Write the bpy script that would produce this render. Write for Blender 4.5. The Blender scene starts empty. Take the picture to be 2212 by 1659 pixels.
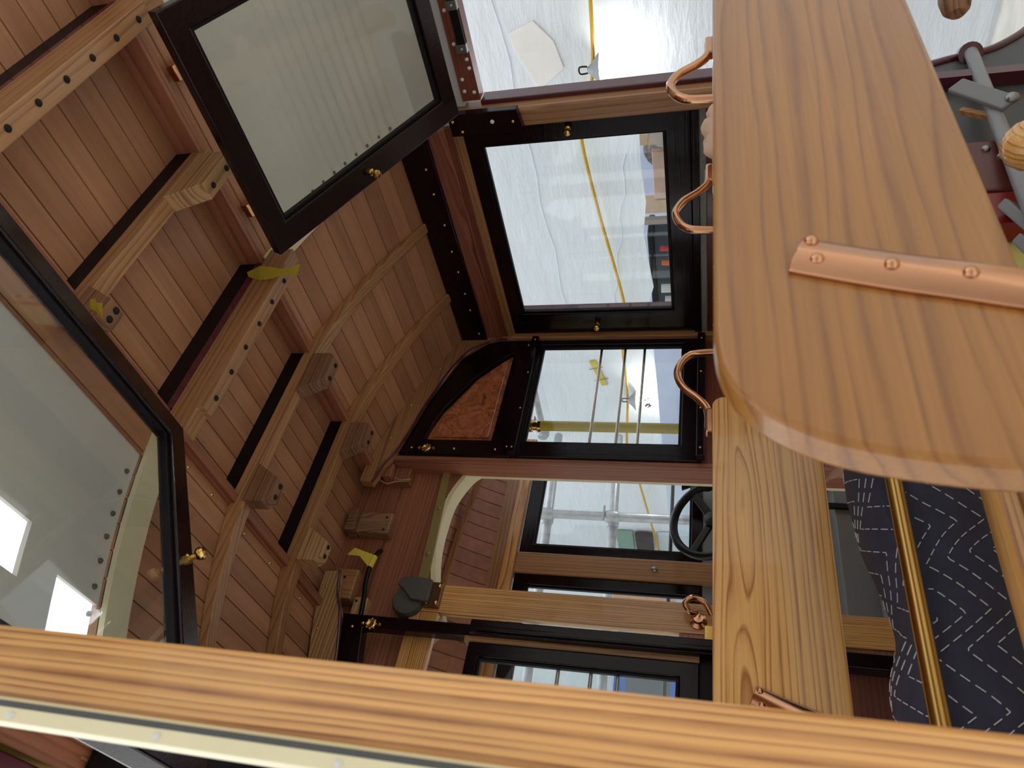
import bpy, bmesh, math, random
from mathutils import Vector, Matrix
random.seed(4)
C = bpy.context.scene.collection
S = 1.2            # one drawing unit is 1.2 m
EYE = 1.35         # height of the lens above the shop floor, m

def W(p):
    return Vector((p[0]*S, p[1]*S, p[2]*S+EYE))

# ------------------------------------------------------------------ materials
def lin(c):
    return tuple(((v/255)/12.92 if v/255 <= .04045 else ((v/255+.055)/1.055)**2.4) for v in c)+(1,)

def newmat(name):
    m = bpy.data.materials.new(name); m.use_nodes = True
    nt = m.node_tree; b = nt.nodes['Principled BSDF']
    return m, nt, b

def nd(nt, t, **k):
    n = nt.nodes.new(t)
    for a, v in k.items(): setattr(n, a, v)
    return n

def mth(nt, op, a, b=None):
    n = nd(nt, 'ShaderNodeMath', operation=op)
    for i, v in enumerate((a, b)):
        if v is None: continue
        if isinstance(v, (int, float)): n.inputs[i].default_value = v
        else: nt.links.new(v, n.inputs[i])
    return n.outputs[0]

def scaled(nt, co, s, loc=None):
    m = nd(nt, 'ShaderNodeMapping'); m.inputs['Scale'].default_value = s
    nt.links.new(co, m.inputs['Vector'])
    if loc is not None: nt.links.new(loc, m.inputs['Location'])
    return m.outputs[0]

def noise(nt, vec, scale=1, detail=3, rough=.5):
    n = nd(nt, 'ShaderNodeTexNoise'); n.inputs['Scale'].default_value = scale
    n.inputs['Detail'].default_value = detail; n.inputs['Roughness'].default_value = rough
    nt.links.new(vec, n.inputs['Vector']); return n.outputs['Fac']

def ramp(nt, fac, stops):
    r = nd(nt, 'ShaderNodeValToRGB'); e = r.color_ramp.elements
    e[0].position, e[0].color = stops[0]; e[1].position, e[1].color = stops[-1]
    for p, c in stops[1:-1]:
        x = e.new(p); x.color = c
    nt.links.new(fac, r.inputs['Fac']); return r.outputs['Color']

def mix(nt, mode, fac, a, b):
    m = nd(nt, 'ShaderNodeMix', data_type='RGBA', blend_type=mode)
    for i, v in ((0, fac), (6, a), (7, b)):
        if isinstance(v, (int, float)): m.inputs[i].default_value = v
        elif isinstance(v, tuple): m.inputs[i].default_value = v
        else: nt.links.new(v, m.inputs[i])
    return m.outputs[2]

def bump(nt, b, h, strength=.2, dist=.002):
    n = nd(nt, 'ShaderNodeBump'); n.inputs['Strength'].default_value = strength
    n.inputs['Distance'].default_value = dist
    nt.links.new(h, n.inputs['Height']); nt.links.new(n.outputs[0], b.inputs['Normal'])

WOODS = {}
def wood(name, light, dark, axis='Z', freq=70, off=(.30, .12), tilt=.0, rough=.35, coat=.0, wob=.02, edge=.45, var=.25, spec=.5):
    """growth rings cut lengthwise along `axis`, with fibres; sizes in metres"""
    key = name+axis
    if key in WOODS: return WOODS[key]
    m, nt, b = newmat(key)
    tc = nd(nt, 'ShaderNodeTexCoord'); oi = nd(nt, 'ShaderNodeObjectInfo')
    co = tc.outputs['Object']
    sx = nd(nt, 'ShaderNodeSeparateXYZ'); nt.links.new(co, sx.inputs[0])
    i = 'XYZ'.index(axis); a = sx.outputs[i]; c1 = sx.outputs[(i+1) % 3]; c2 = sx.outputs[(i+2) % 3]
    sc = [9, 9, 9]; sc[i] = 1.3
    rnd = mth(nt, 'MULTIPLY', oi.outputs['Random'], 7.0)
    cv = nd(nt, 'ShaderNodeCombineXYZ'); nt.links.new(rnd, cv.inputs[0]); nt.links.new(rnd, cv.inputs[1])
    n1 = noise(nt, scaled(nt, co, sc, cv.outputs[0]), 1, 2)
    n1 = mth(nt, 'SUBTRACT', n1, .5)
    u = mth(nt, 'ADD', mth(nt, 'ADD', c1, mth(nt, 'MULTIPLY', n1, wob*2.5)), mth(nt, 'MULTIPLY', a, tilt))
    u = mth(nt, 'ADD', u, off[0])
    v = mth(nt, 'ADD', c2, off[1])
    d = mth(nt, 'SQRT', mth(nt, 'ADD', mth(nt, 'MULTIPLY', u, u), mth(nt, 'MULTIPLY', v, v)))
    d = mth(nt, 'ADD', d, mth(nt, 'MULTIPLY', rnd, .013))
    q = mth(nt, 'MULTIPLY', d, freq)
    cq = nd(nt, 'ShaderNodeCombineXYZ'); nt.links.new(mth(nt, 'MULTIPLY', q, .55), cq.inputs[0])
    jit = noise(nt, cq.outputs[0], 1, 1)
    fr = mth(nt, 'FRACT', mth(nt, 'ADD', q, mth(nt, 'MULTIPLY', jit, 2.2)))
    ms = [40, 40, 40]; ms[i] = 6
    mask = noise(nt, scaled(nt, co, ms, cv.outputs[0]), 1, 3, .6)
    L, D = lin(light), lin(dark)
    prof = ramp(nt, fr, [(0, (0, 0, 0, 1)), (.4, (.06,)*3+(1,)), (.68, (edge,)*3+(1,)), (.84, (1, 1, 1, 1)), (.93, (.5,)*3+(1,)), (1, (0, 0, 0, 1))])
    pm = mth(nt, 'MULTIPLY', prof, ramp(nt, mask, [(.25, (.35,)*3+(1,)), (.55, (1, 1, 1, 1))]))
    col = mix(nt, 'MIX', pm, L, D)
    fs = [260, 260, 260]; fs[i] = 5
    f = noise(nt, scaled(nt, co, fs), 1, 2)
    fcol = ramp(nt, f, [(.3, (.8, .78, .74, 1)), (.7, (1.12, 1.12, 1.12, 1))])
    col = mix(nt, 'MULTIPLY', .55, col, fcol)
    bs = [4, 4, 4]; bs[i] = .8
    g = noise(nt, scaled(nt, co, bs, cv.outputs[0]), 1, 1)
    gcol = ramp(nt, g, [(.3, (1-var, 1-var*1.1, 1-var*1.2, 1)), (.7, (1+var*.4,)*3+(1,))])
    col = mix(nt, 'MULTIPLY', 1.0, col, gcol)
    nt.links.new(col, b.inputs['Base Color'])
    b.inputs['Roughness'].default_value = rough; b.inputs['Specular IOR Level'].default_value = spec
    if coat:
        b.inputs['Coat Weight'].default_value = coat; b.inputs['Coat Roughness'].default_value = .06
    bump(nt, b, mth(nt, 'ADD', f, mth(nt, 'MULTIPLY', fr, .3)), .08 if coat else .2, .0015)
    WOODS[key] = m; return m

def plain(name, c, rough=.5, metal=0, coat=0, nz=0, nscale=8, bmp=0, spec=.5):
    if name in bpy.data.materials: return bpy.data.materials[name]
    m, nt, b = newmat(name); c = lin(c)
    b.inputs['Roughness'].default_value = rough; b.inputs['Metallic'].default_value = metal
    b.inputs['Specular IOR Level'].default_value = spec
    if coat: b.inputs['Coat Weight'].default_value = coat; b.inputs['Coat Roughness'].default_value = .05
    tc = nd(nt, 'ShaderNodeTexCoord')
    n = noise(nt, tc.outputs['Object'], nscale, 4)
    k = max(nz, .04)
    nt.links.new(ramp(nt, n, [(.3, tuple(x*(1-k) for x in c[:3])+(1,)), (.7, tuple(min(1, x*(1+k)) for x in c[:3])+(1,))]), b.inputs['Base Color'])
    if bmp: bump(nt, b, n, bmp, .003)
    return m

def planks(name, base, dark, w, x0):
    """tongue and groove boards running along Y, every board its own tone"""
    m, nt, b = newmat(name)
    tc = nd(nt, 'ShaderNodeTexCoord'); co = tc.outputs['Object']
    sx = nd(nt, 'ShaderNodeSeparateXYZ'); nt.links.new(co, sx.inputs[0])
    idx = mth(nt, 'FLOOR', mth(nt, 'DIVIDE', mth(nt, 'SUBTRACT', sx.outputs[0], x0), w))
    wn = nd(nt, 'ShaderNodeTexWhiteNoise', noise_dimensions='1D'); nt.links.new(mth(nt, 'ADD', idx, 3.3), wn.inputs['W'])
    sh = nd(nt, 'ShaderNodeCombineXYZ'); nt.links.new(mth(nt, 'MULTIPLY', wn.outputs['Value'], 9), sh.inputs[1])
    n = noise(nt, scaled(nt, co, (30, 1.6, 30), sh.outputs[0]), 1, 3)
    f = noise(nt, scaled(nt, co, (300, 5, 300), sh.outputs[0]), 1, 2)
    B, D = lin(base), lin(dark)
    col = ramp(nt, n, [(.2, D), (.8, B)])
    tone = ramp(nt, wn.outputs['Value'], [(0, (.78, .74, .71, 1)), (.5, (1, .98, .97, 1)), (1, (1.12, 1.14, 1.16, 1))])
    col = mix(nt, 'MULTIPLY', 1, col, tone)
    col = mix(nt, 'MULTIPLY', .5, col, ramp(nt, f, [(.3, (.84, .8, .78, 1)), (.7, (1.1, 1.1, 1.1, 1))]))
    nt.links.new(col, b.inputs['Base Color']); b.inputs['Roughness'].default_value = .42
    bump(nt, b, f, .15, .001)
    return m

def glassmat():
    m = bpy.data.materials.new('window_glass'); m.use_nodes = True; nt = m.node_tree
    nt.nodes.clear(); out = nd(nt, 'ShaderNodeOutputMaterial')
    tr = nd(nt, 'ShaderNodeBsdfTransparent'); gl = nd(nt, 'ShaderNodeBsdfGlossy'); mx = nd(nt, 'ShaderNodeMixShader')
    tr.inputs['Color'].default_value = (.95, .97, .97, 1); gl.inputs['Roughness'].default_value = .02
    ge = nd(nt, 'ShaderNodeNewGeometry'); dp = nd(nt, 'ShaderNodeVectorMath', operation='DOT_PRODUCT')
    nt.links.new(ge.outputs['Incoming'], dp.inputs[0]); nt.links.new(ge.outputs['Normal'], dp.inputs[1])
    c = mth(nt, 'ABSOLUTE', dp.outputs['Value']); k = mth(nt, 'POWER', mth(nt, 'SUBTRACT', 1.0, c), 5.0)
    tc = nd(nt, 'ShaderNodeTexCoord'); n = noise(nt, tc.outputs['Object'], 5, 2)
    fr = mth(nt, 'ADD', mth(nt, 'MULTIPLY', k, .95), mth(nt, 'ADD', .03, mth(nt, 'MULTIPLY', n, .02)))
    nt.links.new(fr, mx.inputs[0])
    nt.links.new(tr.outputs[0], mx.inputs[1]); nt.links.new(gl.outputs[0], mx.inputs[2])
    nt.links.new(mx.outputs[0], out.inputs[0]); return m

def sheetmat(name, c, wr=.5):
    m, nt, b = newmat(name)
    tc = nd(nt, 'ShaderNodeTexCoord'); co = tc.outputs['Object']
    n1 = noise(nt, scaled(nt, co, (1.2, 1.2, 5)), 2.0, 5, .62)
    n2 = noise(nt, scaled(nt, co, (3, 3, 14)), 1.6, 4, .6)
    sp = noise(nt, co, .55, 2)
    wv = nd(nt, 'ShaderNodeMath', operation='MULTIPLY'); nt.links.new(n2, wv.inputs[0])
    nt.links.new(ramp(nt, sp, [(.42, (0, 0, 0, 1)), (.62, (1, 1, 1, 1))]), wv.inputs[1])
    h = mth(nt, 'ADD', n1, mth(nt, 'MULTIPLY', wv.outputs[0], 1.2))
    L = lin(c)
    nt.links.new(ramp(nt, n1, [(.25, tuple(x*.93 for x in L[:3])+(1,)), (.75, L)]), b.inputs['Base Color'])
    b.inputs['Roughness'].default_value = .38
    bump(nt, b, h, .55*wr, .05)
    return m

MAHOG = {}
def mahog(axis='Y'): return wood('mahogany_dark', (26, 9, 15), (14, 6, 10), axis, 60, rough=.16, coat=0, var=.2, spec=.28)
def oak(axis): return wood('varnished_oak', (234, 176, 106), (140, 76, 32), axis, 140, (.3, .02), .0, .3, .4, .012, .45)
def fir(axis): return wood('clear_fir', (224, 170, 100), (156, 96, 40), axis, 85, (.03, -.90), .05, .3, .5, .05, .35)
def slabwood(axis): return wood('varnished_slab', (164, 112, 52), (136, 86, 38), axis, 60, (.25, -.5), .01, .3, .18, .04, .3, .15)
def tan(axis): return wood('tan_ash', (170, 124, 82), (128, 88, 56), axis, 70, (.25, .2), .01, .38, .15, .02, .35)
def pine(axis): return wood('pale_pine', (190, 150, 104), (132, 92, 56), axis, 70, (.04, .08), .03, .5, .0, .03, .5)
def brown(axis): return wood('brown_block', (150, 108, 78), (92, 60, 42), axis, 90, (.03, .04), .12, .5, .0, .05, .5)
def cedar(axis): return wood('red_cedar_board', (168, 108, 78), (128, 76, 54), axis, 60, (.2, .5), .0, .45, .1, .02, .4)
def redfir(axis): return wood('figured_red_fir', (158, 96, 76), (98, 50, 40), axis, 75, (.012, .03), .05, .4, .2, .06, .7)
def mahlight(axis): return wood('mahogany_plain', (128, 68, 50), (96, 46, 34), axis, 60, rough=.4, coat=.1)

BRASS = plain('polished_brass', (226, 186, 104), .16, 1)
COPPER = plain('polished_bronze', (206, 152, 116), .14, 1)
STEEL = plain('zinc_steel', (150, 152, 152), .35, 1)
GALV = plain('galvanised_pipe', (176, 178, 182), .42, .7, nz=.15, nscale=20)
CASTG = plain('grey_casting', (92, 90, 84), .55, .4, bmp=.2, nscale=40)
BLACK = plain('black_paint', (15, 11, 15), .45, spec=.2)
BLKPL = plain('black_rubber', (11, 12, 13), .35, spec=.3)
MAROON = plain('maroon_paint', (78, 22, 38), .25, coat=.4)
CREAM = plain('cream_paint', (232, 222, 184), .45)
KHAKI = plain('khaki_paint', (140, 124, 76), .55)
REFLG = plain('glass_reflection_grey', (214, 210, 200), .55, nz=.06, nscale=2)  # pale grey painted in for the reflection in the open sash glass
GREYD = plain('grey_enamel', (120, 122, 124), .4)
GREYT = plain('dark_grey_enamel', (78, 80, 82), .5)
TAPE = plain('yellow_tape', (214, 190, 66), .6, nz=.12)
CORD = plain('yellow_cord', (206, 160, 36), .5)
WHITEP = plain('white_paint', (222, 222, 218), .5)
PAPER = plain('pink_paper', (236, 204, 182), .8, nz=.08)
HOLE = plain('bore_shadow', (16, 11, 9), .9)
GLASS = glassmat()
SHEET = sheetmat('white_plastic_sheet', (238, 247, 255))
QUILT = plain('navy_quilt', (34, 36, 56), .75, nz=.2, nscale=30, bmp=.35)
THREAD = plain('white_thread', (220, 220, 224), .7)

# ------------------------------------------------------------------ mesh makers (drawing units)
def BM(): return bmesh.new()
def box(bm, x0, x1, y0, y1, z0, z1):
    v = [bm.verts.new((x, y, z)) for x in (x0, x1) for y in (y0, y1) for z in (z0, z1)]
    for f in ((0, 1, 3, 2), (4, 6, 7, 5), (0, 4, 5, 1), (2, 3, 7, 6), (0, 2, 6, 4), (1, 5, 7, 3)):
        bm.faces.new([v[i] for i in f])
    return bm
def prism(bm, poly, axis, a0, a1):
    """closed outline in the two other axes (kept in xyz order) pushed along `axis`"""
    i = 'XYZ'.index(axis)
    def put(p, a):
        q = [p[0], p[1]]; q.insert(i, a); return bm.verts.new(q)
    A = [put(p, a0) for p in poly]; B = [put(p, a1) for p in poly]
    n = len(poly)
    bm.faces.new(A); bm.faces.new(B[::-1])
    for k in range(n): bm.faces.new((A[k], B[k], B[(k+1) % n], A[(k+1) % n]))
    return bm
def ring(bm, outer, inner, axis, a0, a1):
    """frame between two outlines with the same number of corners"""
    i = 'XYZ'.index(axis)
    def put(p, a):
        q = [p[0], p[1]]; q.insert(i, a); return bm.verts.new(q)
    n = len(outer)
    O0 = [put(p, a0) for p in outer]; O1 = [put(p, a1) for p in outer]
    I0 = [put(p, a0) for p in inner]; I1 = [put(p, a1) for p in inner]
    for k in range(n):
        j = (k+1) % n
        bm.faces.new((O0[k], O0[j], I0[j], I0[k])); bm.faces.new((O1[k], I1[k], I1[j], O1[j]))
        bm.faces.new((O0[k], O1[k], O1[j], O0[j])); bm.faces.new((I0[k], I0[j], I1[j], I1[k]))
    return bm
def basis(d):
    d = Vector(d).normalized(); u = d.orthogonal().normalized(); return u, d.cross(u), d
def tube(bm, pts, r, n=10, cap=True):
    pts = [Vector(p) for p in pts]; rr = r if isinstance(r, (list, tuple)) else [r]*len(pts)
    R = []; u = None
    for k, p in enumerate(pts):
        t = (pts[min(k+1, len(pts)-1)]-pts[max(k-1, 0)]).normalized()
        if u is None: u = t.orthogonal().normalized()
        else: u = (u-t*u.dot(t)).normalized()
        w = t.cross(u)
        R.append([bm.verts.new(p+u*(rr[k]*math.cos(2*math.pi*j/n))+w*(rr[k]*math.sin(2*math.pi*j/n))) for j in range(n)])
    for a, b in zip(R, R[1:]):
        for j in range(n): bm.faces.new((a[j], a[(j+1) % n], b[(j+1) % n], b[j]))
    if cap: bm.faces.new(R[0][::-1]); bm.faces.new(R[-1])
    return bm
def lathe(bm, p, d, prof, n=16):
    """prof: (distance along d, radius)"""
    u, w, d = basis(d); p = Vector(p); R = []
    for h, r in prof:
        R.append([bm.verts.new(p+d*h+u*(max(r, 1e-5)*math.cos(2*math.pi*j/n))+w*(max(r, 1e-5)*math.sin(2*math.pi*j/n))) for j in range(n)])
    for a, b in zip(R, R[1:]):
        for j in range(n): bm.faces.new((a[j], a[(j+1) % n], b[(j+1) % n], b[j]))
    bm.faces.new(R[0][::-1]); bm.faces.new(R[-1]); return bm
def bar(bm, p, q, up, w, h):
    """square bar from p to q; w across, h along up"""
    p, q = Vector(p), Vector(q); d = (q-p).normalized(); up = Vector(up); up = (up-d*up.dot(d)).normalized(); s = d.cross(up)
    V = [bm.verts.new(e+s*(a*w/2)+up*(b*h/2)) for e in (p, q) for a, b in ((-1, -1), (1, -1), (1, 1), (-1, 1))]
    for f in ((3, 2, 1, 0), (4, 5, 6, 7), (0, 1, 5, 4), (1, 2, 6, 5), (2, 3, 7, 6), (3, 0, 4, 7)): bm.faces.new([V[i] for i in f])
    return bm
def smooth_path(pts, n=6):
    P = [Vector(p) for p in pts]; out = []
    for i in range(len(P)-1):
        a, b, c, d = P[max(i-1, 0)], P[i], P[i+1], P[min(i+2, len(P)-1)]
        for k in range(n):
            t = k/n
            out.append(.5*((2*b)+(c-a)*t+(2*a-5*b+4*c-d)*t*t+(3*b-a-3*c+d)*t**3))
    out.append(P[-1]); return out
def xf(bm, M):
    bmesh.ops.transform(bm, matrix=M, verts=bm.verts); return bm

def worldloc(o):
    return o.location+(worldloc(o.parent) if o.parent else Vector((0, 0, 0)))
def obj(name, bm, mat, parent=None, bevel=0, smooth=False, label=None, origin=None):
    bmesh.ops.recalc_face_normals(bm, faces=bm.faces)
    for v in bm.verts: v.co = W(v.co)
    if parent: org = worldloc(parent)
    elif origin: org = W(origin)
    else:
        lo = [min(v.co[i] for v in bm.verts) for i in range(3)]; hi = [max(v.co[i] for v in bm.verts) for i in range(3)]
        org = Vector(((lo[0]+hi[0])/2, (lo[1]+hi[1])/2, lo[2]))
    for v in bm.verts: v.co -= org
    me = bpy.data.meshes.new(name); bm.to_mesh(me); bm.free()
    me.materials.append(mat)
    if smooth:
        for p in me.polygons: p.use_smooth = True
        me.set_sharp_from_angle(angle=math.radians(40))
    o = bpy.data.objects.new(name, me); C.objects.link(o)
    if parent: o.parent = parent
    else: o.location = org
    if bevel:
        b = o.modifiers.new('bevel', 'BEVEL'); b.width = bevel*S; b.segments = 2; b.limit_method = 'ANGLE'; b.angle_limit = math.radians(40)
    if label: o['label'] = label
    return o
def thing(name, label, cat, base, group=None):
    o = bpy.data.objects.new(name, None); o.empty_display_size = .05; C.objects.link(o); o.location = W(base)
    return tag(o, label, cat, group)
def tag(o, label, cat, group=None):
    o['label'] = label; o['category'] = cat; o['kind'] = 'thing'
    if group: o['group'] = group
    return o
def struct(name, bm, mat, bevel=0, smooth=False, label=None, origin=None):
    o = obj(name, bm, mat, None, bevel, smooth, label, origin); o['kind'] = 'structure'; return o
SCREWS = {}
def screws(parent, pts, d, mat=BRASS, r=.0045, name='screw'):
    """one mesh, linked once for every screw; d points out of the wood"""
    key = (mat.name, tuple(round(x, 3) for x in d), r, name)
    for p in pts:
        loc = W(p)-worldloc(parent)
        if key not in SCREWS:
            bm = lathe(BM(), (0, 0, 0), d, [(-.002, r), (r*.25, r), (r*.6, r*.75), (r*.8, r*.3), (r*.82, 0)], 12)
            o = obj(name, bm, mat, parent, smooth=True)
            off = worldloc(parent)-W((0, 0, 0))
            for v in o.data.vertices: v.co += off
            SCREWS[key] = o.data
        else:
            o = bpy.data.objects.new(name, SCREWS[key]); C.objects.link(o); o.parent = parent
        o.location = loc
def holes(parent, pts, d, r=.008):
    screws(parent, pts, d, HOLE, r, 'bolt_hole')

# ------------------------------------------------------------------ the roof of the car
XC = 1.1065
def zs(x): return 1.16-.314*(x-XC)**2          # underside of the outer boards
XL, XR = .858, 1.355                            # the raised middle deck lies between these
PWID = (XR-XL)/9

def deck(x0, x1, y0, y1, fz, t=.020, groove=.012, w=PWID, base=None):
    """boards along Y with a V groove at every joint"""
    base = x0 if base is None else base
    xs = []; k = math.ceil((x0-base)/w-1e-6)
    xs.append((x0, 0)); x = base+k*w
    while x < x1-1e-4:
        if x > x0+1e-4: xs += [(x-.0017, 0), (x-.0009, groove), (x+.0009, groove), (x+.0017, 0)]
        x += w
    xs.append((x1, 0))
    low = [(a, fz(a)+g) for a, g in xs]; top = [(a, fz(a)+t) for a, g in xs[::-1]]
    return prism(BM(), low+top, 'Y', y0, y1)

PLK = planks('cedar_boards', (182, 132, 97), (152, 104, 75), PWID*S, 0)
struct('ceiling', deck(XL, XR, -.35, 2.02, lambda x: 1.178), PLK, origin=(XL, 0, 0))
struct('ceiling.001', deck(XR, 2.03, 1.03, 2.02, zs), PLK, origin=(XR, 0, 0))
struct('ceiling.002', deck(XR, 1.475, -.35, 1.03, zs), PLK, origin=(XR, 0, 0))
struct('ceiling.003', deck(.19, XL, 1.03, 2.02, zs, base=XL-13*PWID), PLK, origin=(XL-13*PWID, 0, 0))
struct('ceiling.004', deck(.74, XL, -.35, 1.03, zs, base=XL-13*PWID), PLK, origin=(XL-13*PWID, 0, 0))
# grey imitates the glass reflection: lining over the outer parts of the front bay
def refl_panel(x0, x1, ys, skip):
    bm = BM(); nx = 12; xs = [x0+(x1-x0)*k/nx for k in range(nx+1)]
    for i in range(nx):
        for j in range(len(ys)-1):
            if (xs[i]+xs[i+1])/2 > skip[j][0] and (xs[i]+xs[i+1])/2 < skip[j][1]: continue
            a, b, c, d = (xs[i], ys[j]), (xs[i+1], ys[j]), (xs[i+1], ys[j+1]), (xs[i], ys[j+1])
            lo = [bm.verts.new((p[0], p[1], zs(p[0])+.004)) for p in (a, b, c, d)]
            hi = [bm.verts.new((p[0], p[1], zs(p[0])+.014)) for p in (a, b, c, d)]
            bm.faces.new(lo); bm.faces.new(hi[::-1])
            for k in range(4): bm.faces.new((lo[k], lo[(k+1) % 4], hi[(k+1) % 4], hi[k]))
    bmesh.ops.remove_doubles(bm, verts=bm.verts, dist=1e-5)
    return bm
def arcband(x0, x1, zt, zb, y0, y1, n=14):
    xs = [x0+(x1-x0)*k/n for k in range(n+1)]
    return prism(BM(), [(x, zt(x)) for x in xs]+[(x, zb(x)) for x in xs[::-1]], 'Y', y0, y1)
no = (9, 9)
g1 = struct('ceiling.005', arcband(1.475, 2.03, lambda x: zs(x)+.016, lambda x: zs(x)+.004+.0022*math.sin((x-1.6)*2*math.pi/.032)*min(1, max(0, (x-1.58)*6)), -.35, 1.025, 180), REFLG, smooth=True)  # ripple shaped to imitate the stripes in the reflected grey
g2 = struct('ceiling.006', refl_panel(.19, .74, [-.35, .46, .835, .915, 1.025], [no, (.37, .47), no, (.30, .44)]), REFLG)  # openings imitate the bright patches mirrored in the left pane
RIV = plain('rivet_grey', (96, 94, 90), .5, .3)
screws(g1, [(1.55+.045*k, 1.005, zs(1.55+.045*k)+.002) for k in range(10)], (0, 0, -1), RIV, .005, 'rivet')
screws(g2, [(.30+.048*k, 1.005, zs(.30+.048*k)+.002) for k in range(9)], (0, 0, -1), RIV, .005, 'rivet')
# fascia boards at the step of the roof
for i, (xa, xb) in enumerate(((XR-.004, XR+.02), (XL-.02, XL+.004))):
    struct('trim_%d' % (i+1), box(BM(), xa, xb, -.35, 2.015, 1.118, 1.178), cedar('Y'), .002)
tr = struct('trim_3', box(BM(), XR+.020, XR+.026, -.35, 1.94, zs(XR+.024)-.006, zs(XR+.024)+.004), cedar('Y'))
screws(tr, [(XR+.034, y, zs(XR+.034)) for y in (.49, .62, .86, .97, 1.17, 1.28, 1.5, 1.6, 1.8)], (0, 0, -1), BRASS, .005)
tr = struct('trim_4', box(BM(), XL-.026, XL-.020, -.35, 1.94, zs(XL-.024)-.006, zs(XL-.024)+.004), cedar('Y'))
screws(tr, [(XL-.045, y, zs(XL-.045)) for y in (1.17, 1.28, 1.45, 1.6, 1.8)], (0, 0, -1), BRASS, .005)
# cream arch between front and rear bay
struct('trim_5', arcband(XR+.03, 2.0, lambda x: zs(x)+.002, lambda x: zs(x)-.03, 1.035, 1.075), CREAM)
struct('trim_6', arcband(.22, XL-.03, lambda x: zs(x)+.002, lambda x: zs(x)-.012, 1.03, 1.095), CREAM)

# ---- ribs, beams and the blocks under them
def ribz(x):
    d = abs(x-XC)
    return 1.103 if d < .16 else 1.103-.34*(d-.16)**2*1.0-.028*(d-.16)
def rib(y, x0, x1, label, grp='curved roof ribs'):
    t = thing('roof_rib', label, 'roof rib', ((x0+x1)/2, y, ribz((x0+x1)/2)), grp)
    th = .036
    obj('rib', arcband(x0, x1, lambda x: min(1.138, max(ribz(x)+.02, zs(x)+.004)) if XL < x < XR else zs(x)-.0005, ribz, y, y+th, 30), tan('X'), t, .002)
    obj('filler_board', box(BM(), XL+.006, XR-.006, y+.001, y+.03, 1.137, 1.180), BLACK, t, label='black painted filler board')
    return t
rib(.705, .80, 1.36, 'short rib over the front bay, between the two open sashes')
rib(1.35, .22, 1.965, 'full roof rib just beyond the long drilled beam with the yellow tape')
rib(1.66, .22, 1.965, 'full roof rib nearest the bulkhead with the burl panel')

def beam(y, x0, x1, label, ends):
    t = thing('roof_beam', label, 'roof beam', (XC, y, 1.034), 'drilled roof beams')
    e = .06
    prof = [(x0, 1.046), (x0+e, 1.046), (x0+e+.006, 1.034), (x1-e-.006, 1.034), (x1-e, 1.042), (x1, 1.042), (x1, 1.108), (x0, 1.108)]
    obj('beam', prism(BM(), prof, 'Y', y, y+.04), tan('X'), t, .002)
    obj('maroon_strip', box(BM(), XL+.004, XR-.004, y+.004, y+.04, 1.108, 1.131), MAROON, t, label='thin maroon strip')
    obj('filler_board', box(BM(), XL+.004, XR-.004, y+.006, y+.034, 1.131, 1.180), BLACK, t, label='black painted filler board')
    n = 6
    holes(t, [(x0+e+.045+(x1-x0-2*e-.09)*k/(n-1), y+.02, 1.0345) for k in range(n)], (0, 0, -1), .0065)
    return t
b0 = beam(.375, .78, 1.385, 'long beam with bolt holes under the roof, nearest the camera', 1)
b1 = beam(1.02, .80, 1.40, 'long drilled beam with a torn yellow tape at its end', 1)
def block(y, xo, xi, zt, label, mat=None):
    """spacer block under a rib; xo outer upright side, xi slanted inner side (top)"""
    s = 1 if xo > xi else -1
    zb = 1.03
    t = thing('hanger_block', label, 'wooden block', ((xo+xi)/2, y+.018, zb), 'two-hole hanger blocks under the ribs')
    xb = xi+s*.042
    prof = [(xi, zt), (xb, zb), (xo-s*.014, zb), (xo, zb+.016), (xo, zt)]
    obj('block', prism(BM(), prof, 'Y', y-.004, y+.036), mat or brown('X'), t, .0015)
    a, b = xb, xo-s*.014
    holes(t, [(a+(b-a)*.22, y+.017, zb+.0005), (a+(b-a)*.8, y+.017, zb+.0005)], (0, 0, -1), .007)
    return t
block(.705, 1.335, 1.165, 1.108, 'two-hole block on the front rib beside the right sash', pine('X'))
block(.705, .79, .885, 1.108, 'two-hole block on the front rib with tape, beside the left sash')
block(1.35, 1.345, 1.205, 1.102, 'right-hand two-hole block on the middle rib')
block(1.35, .845, .955, 1.102, 'left-hand two-hole block on the middle rib')
block(1.66, 1.345, 1.225, 1.102, 'right-hand two-hole block on the rib nearest the bulkhead')
block(1.66, .86, .965, 1.102, 'left-hand two-hole block on the rib nearest the bulkhead', pine('X'))

# ------------------------------------------------------------------ far side wall
lb = struct('trim_7', box(BM(), 1.952, 2.02, 1.035, 1.93, .832, .932), mahog('Y'), .002, label='dark mahogany letterboard with brass screws')
screws(lb, [(1.951, y, z) for y, z in ((1.15, .862), (1.24, .862), (1.36, .858), (1.47, .862), (1.56, .862), (1.66, .862), (1.74, .862), (1.86, .855))], (-1, 0, 0), BRASS, .005)
struct('trim_8', box(BM(), 1.962, 2.02, 1.03, 1.93, .772, .832), redfir('Y'), .002, label='red figured fir board')
struct('trim_9', box(BM(), 1.968, 2.02, 1.03, 1.93, .752, .772), mahlight('Y'), .001)
struct('trim_10', box(BM(), 1.970, 2.02, 1.03, 1.93, .722, .752), tan('Y'), .001)
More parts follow.
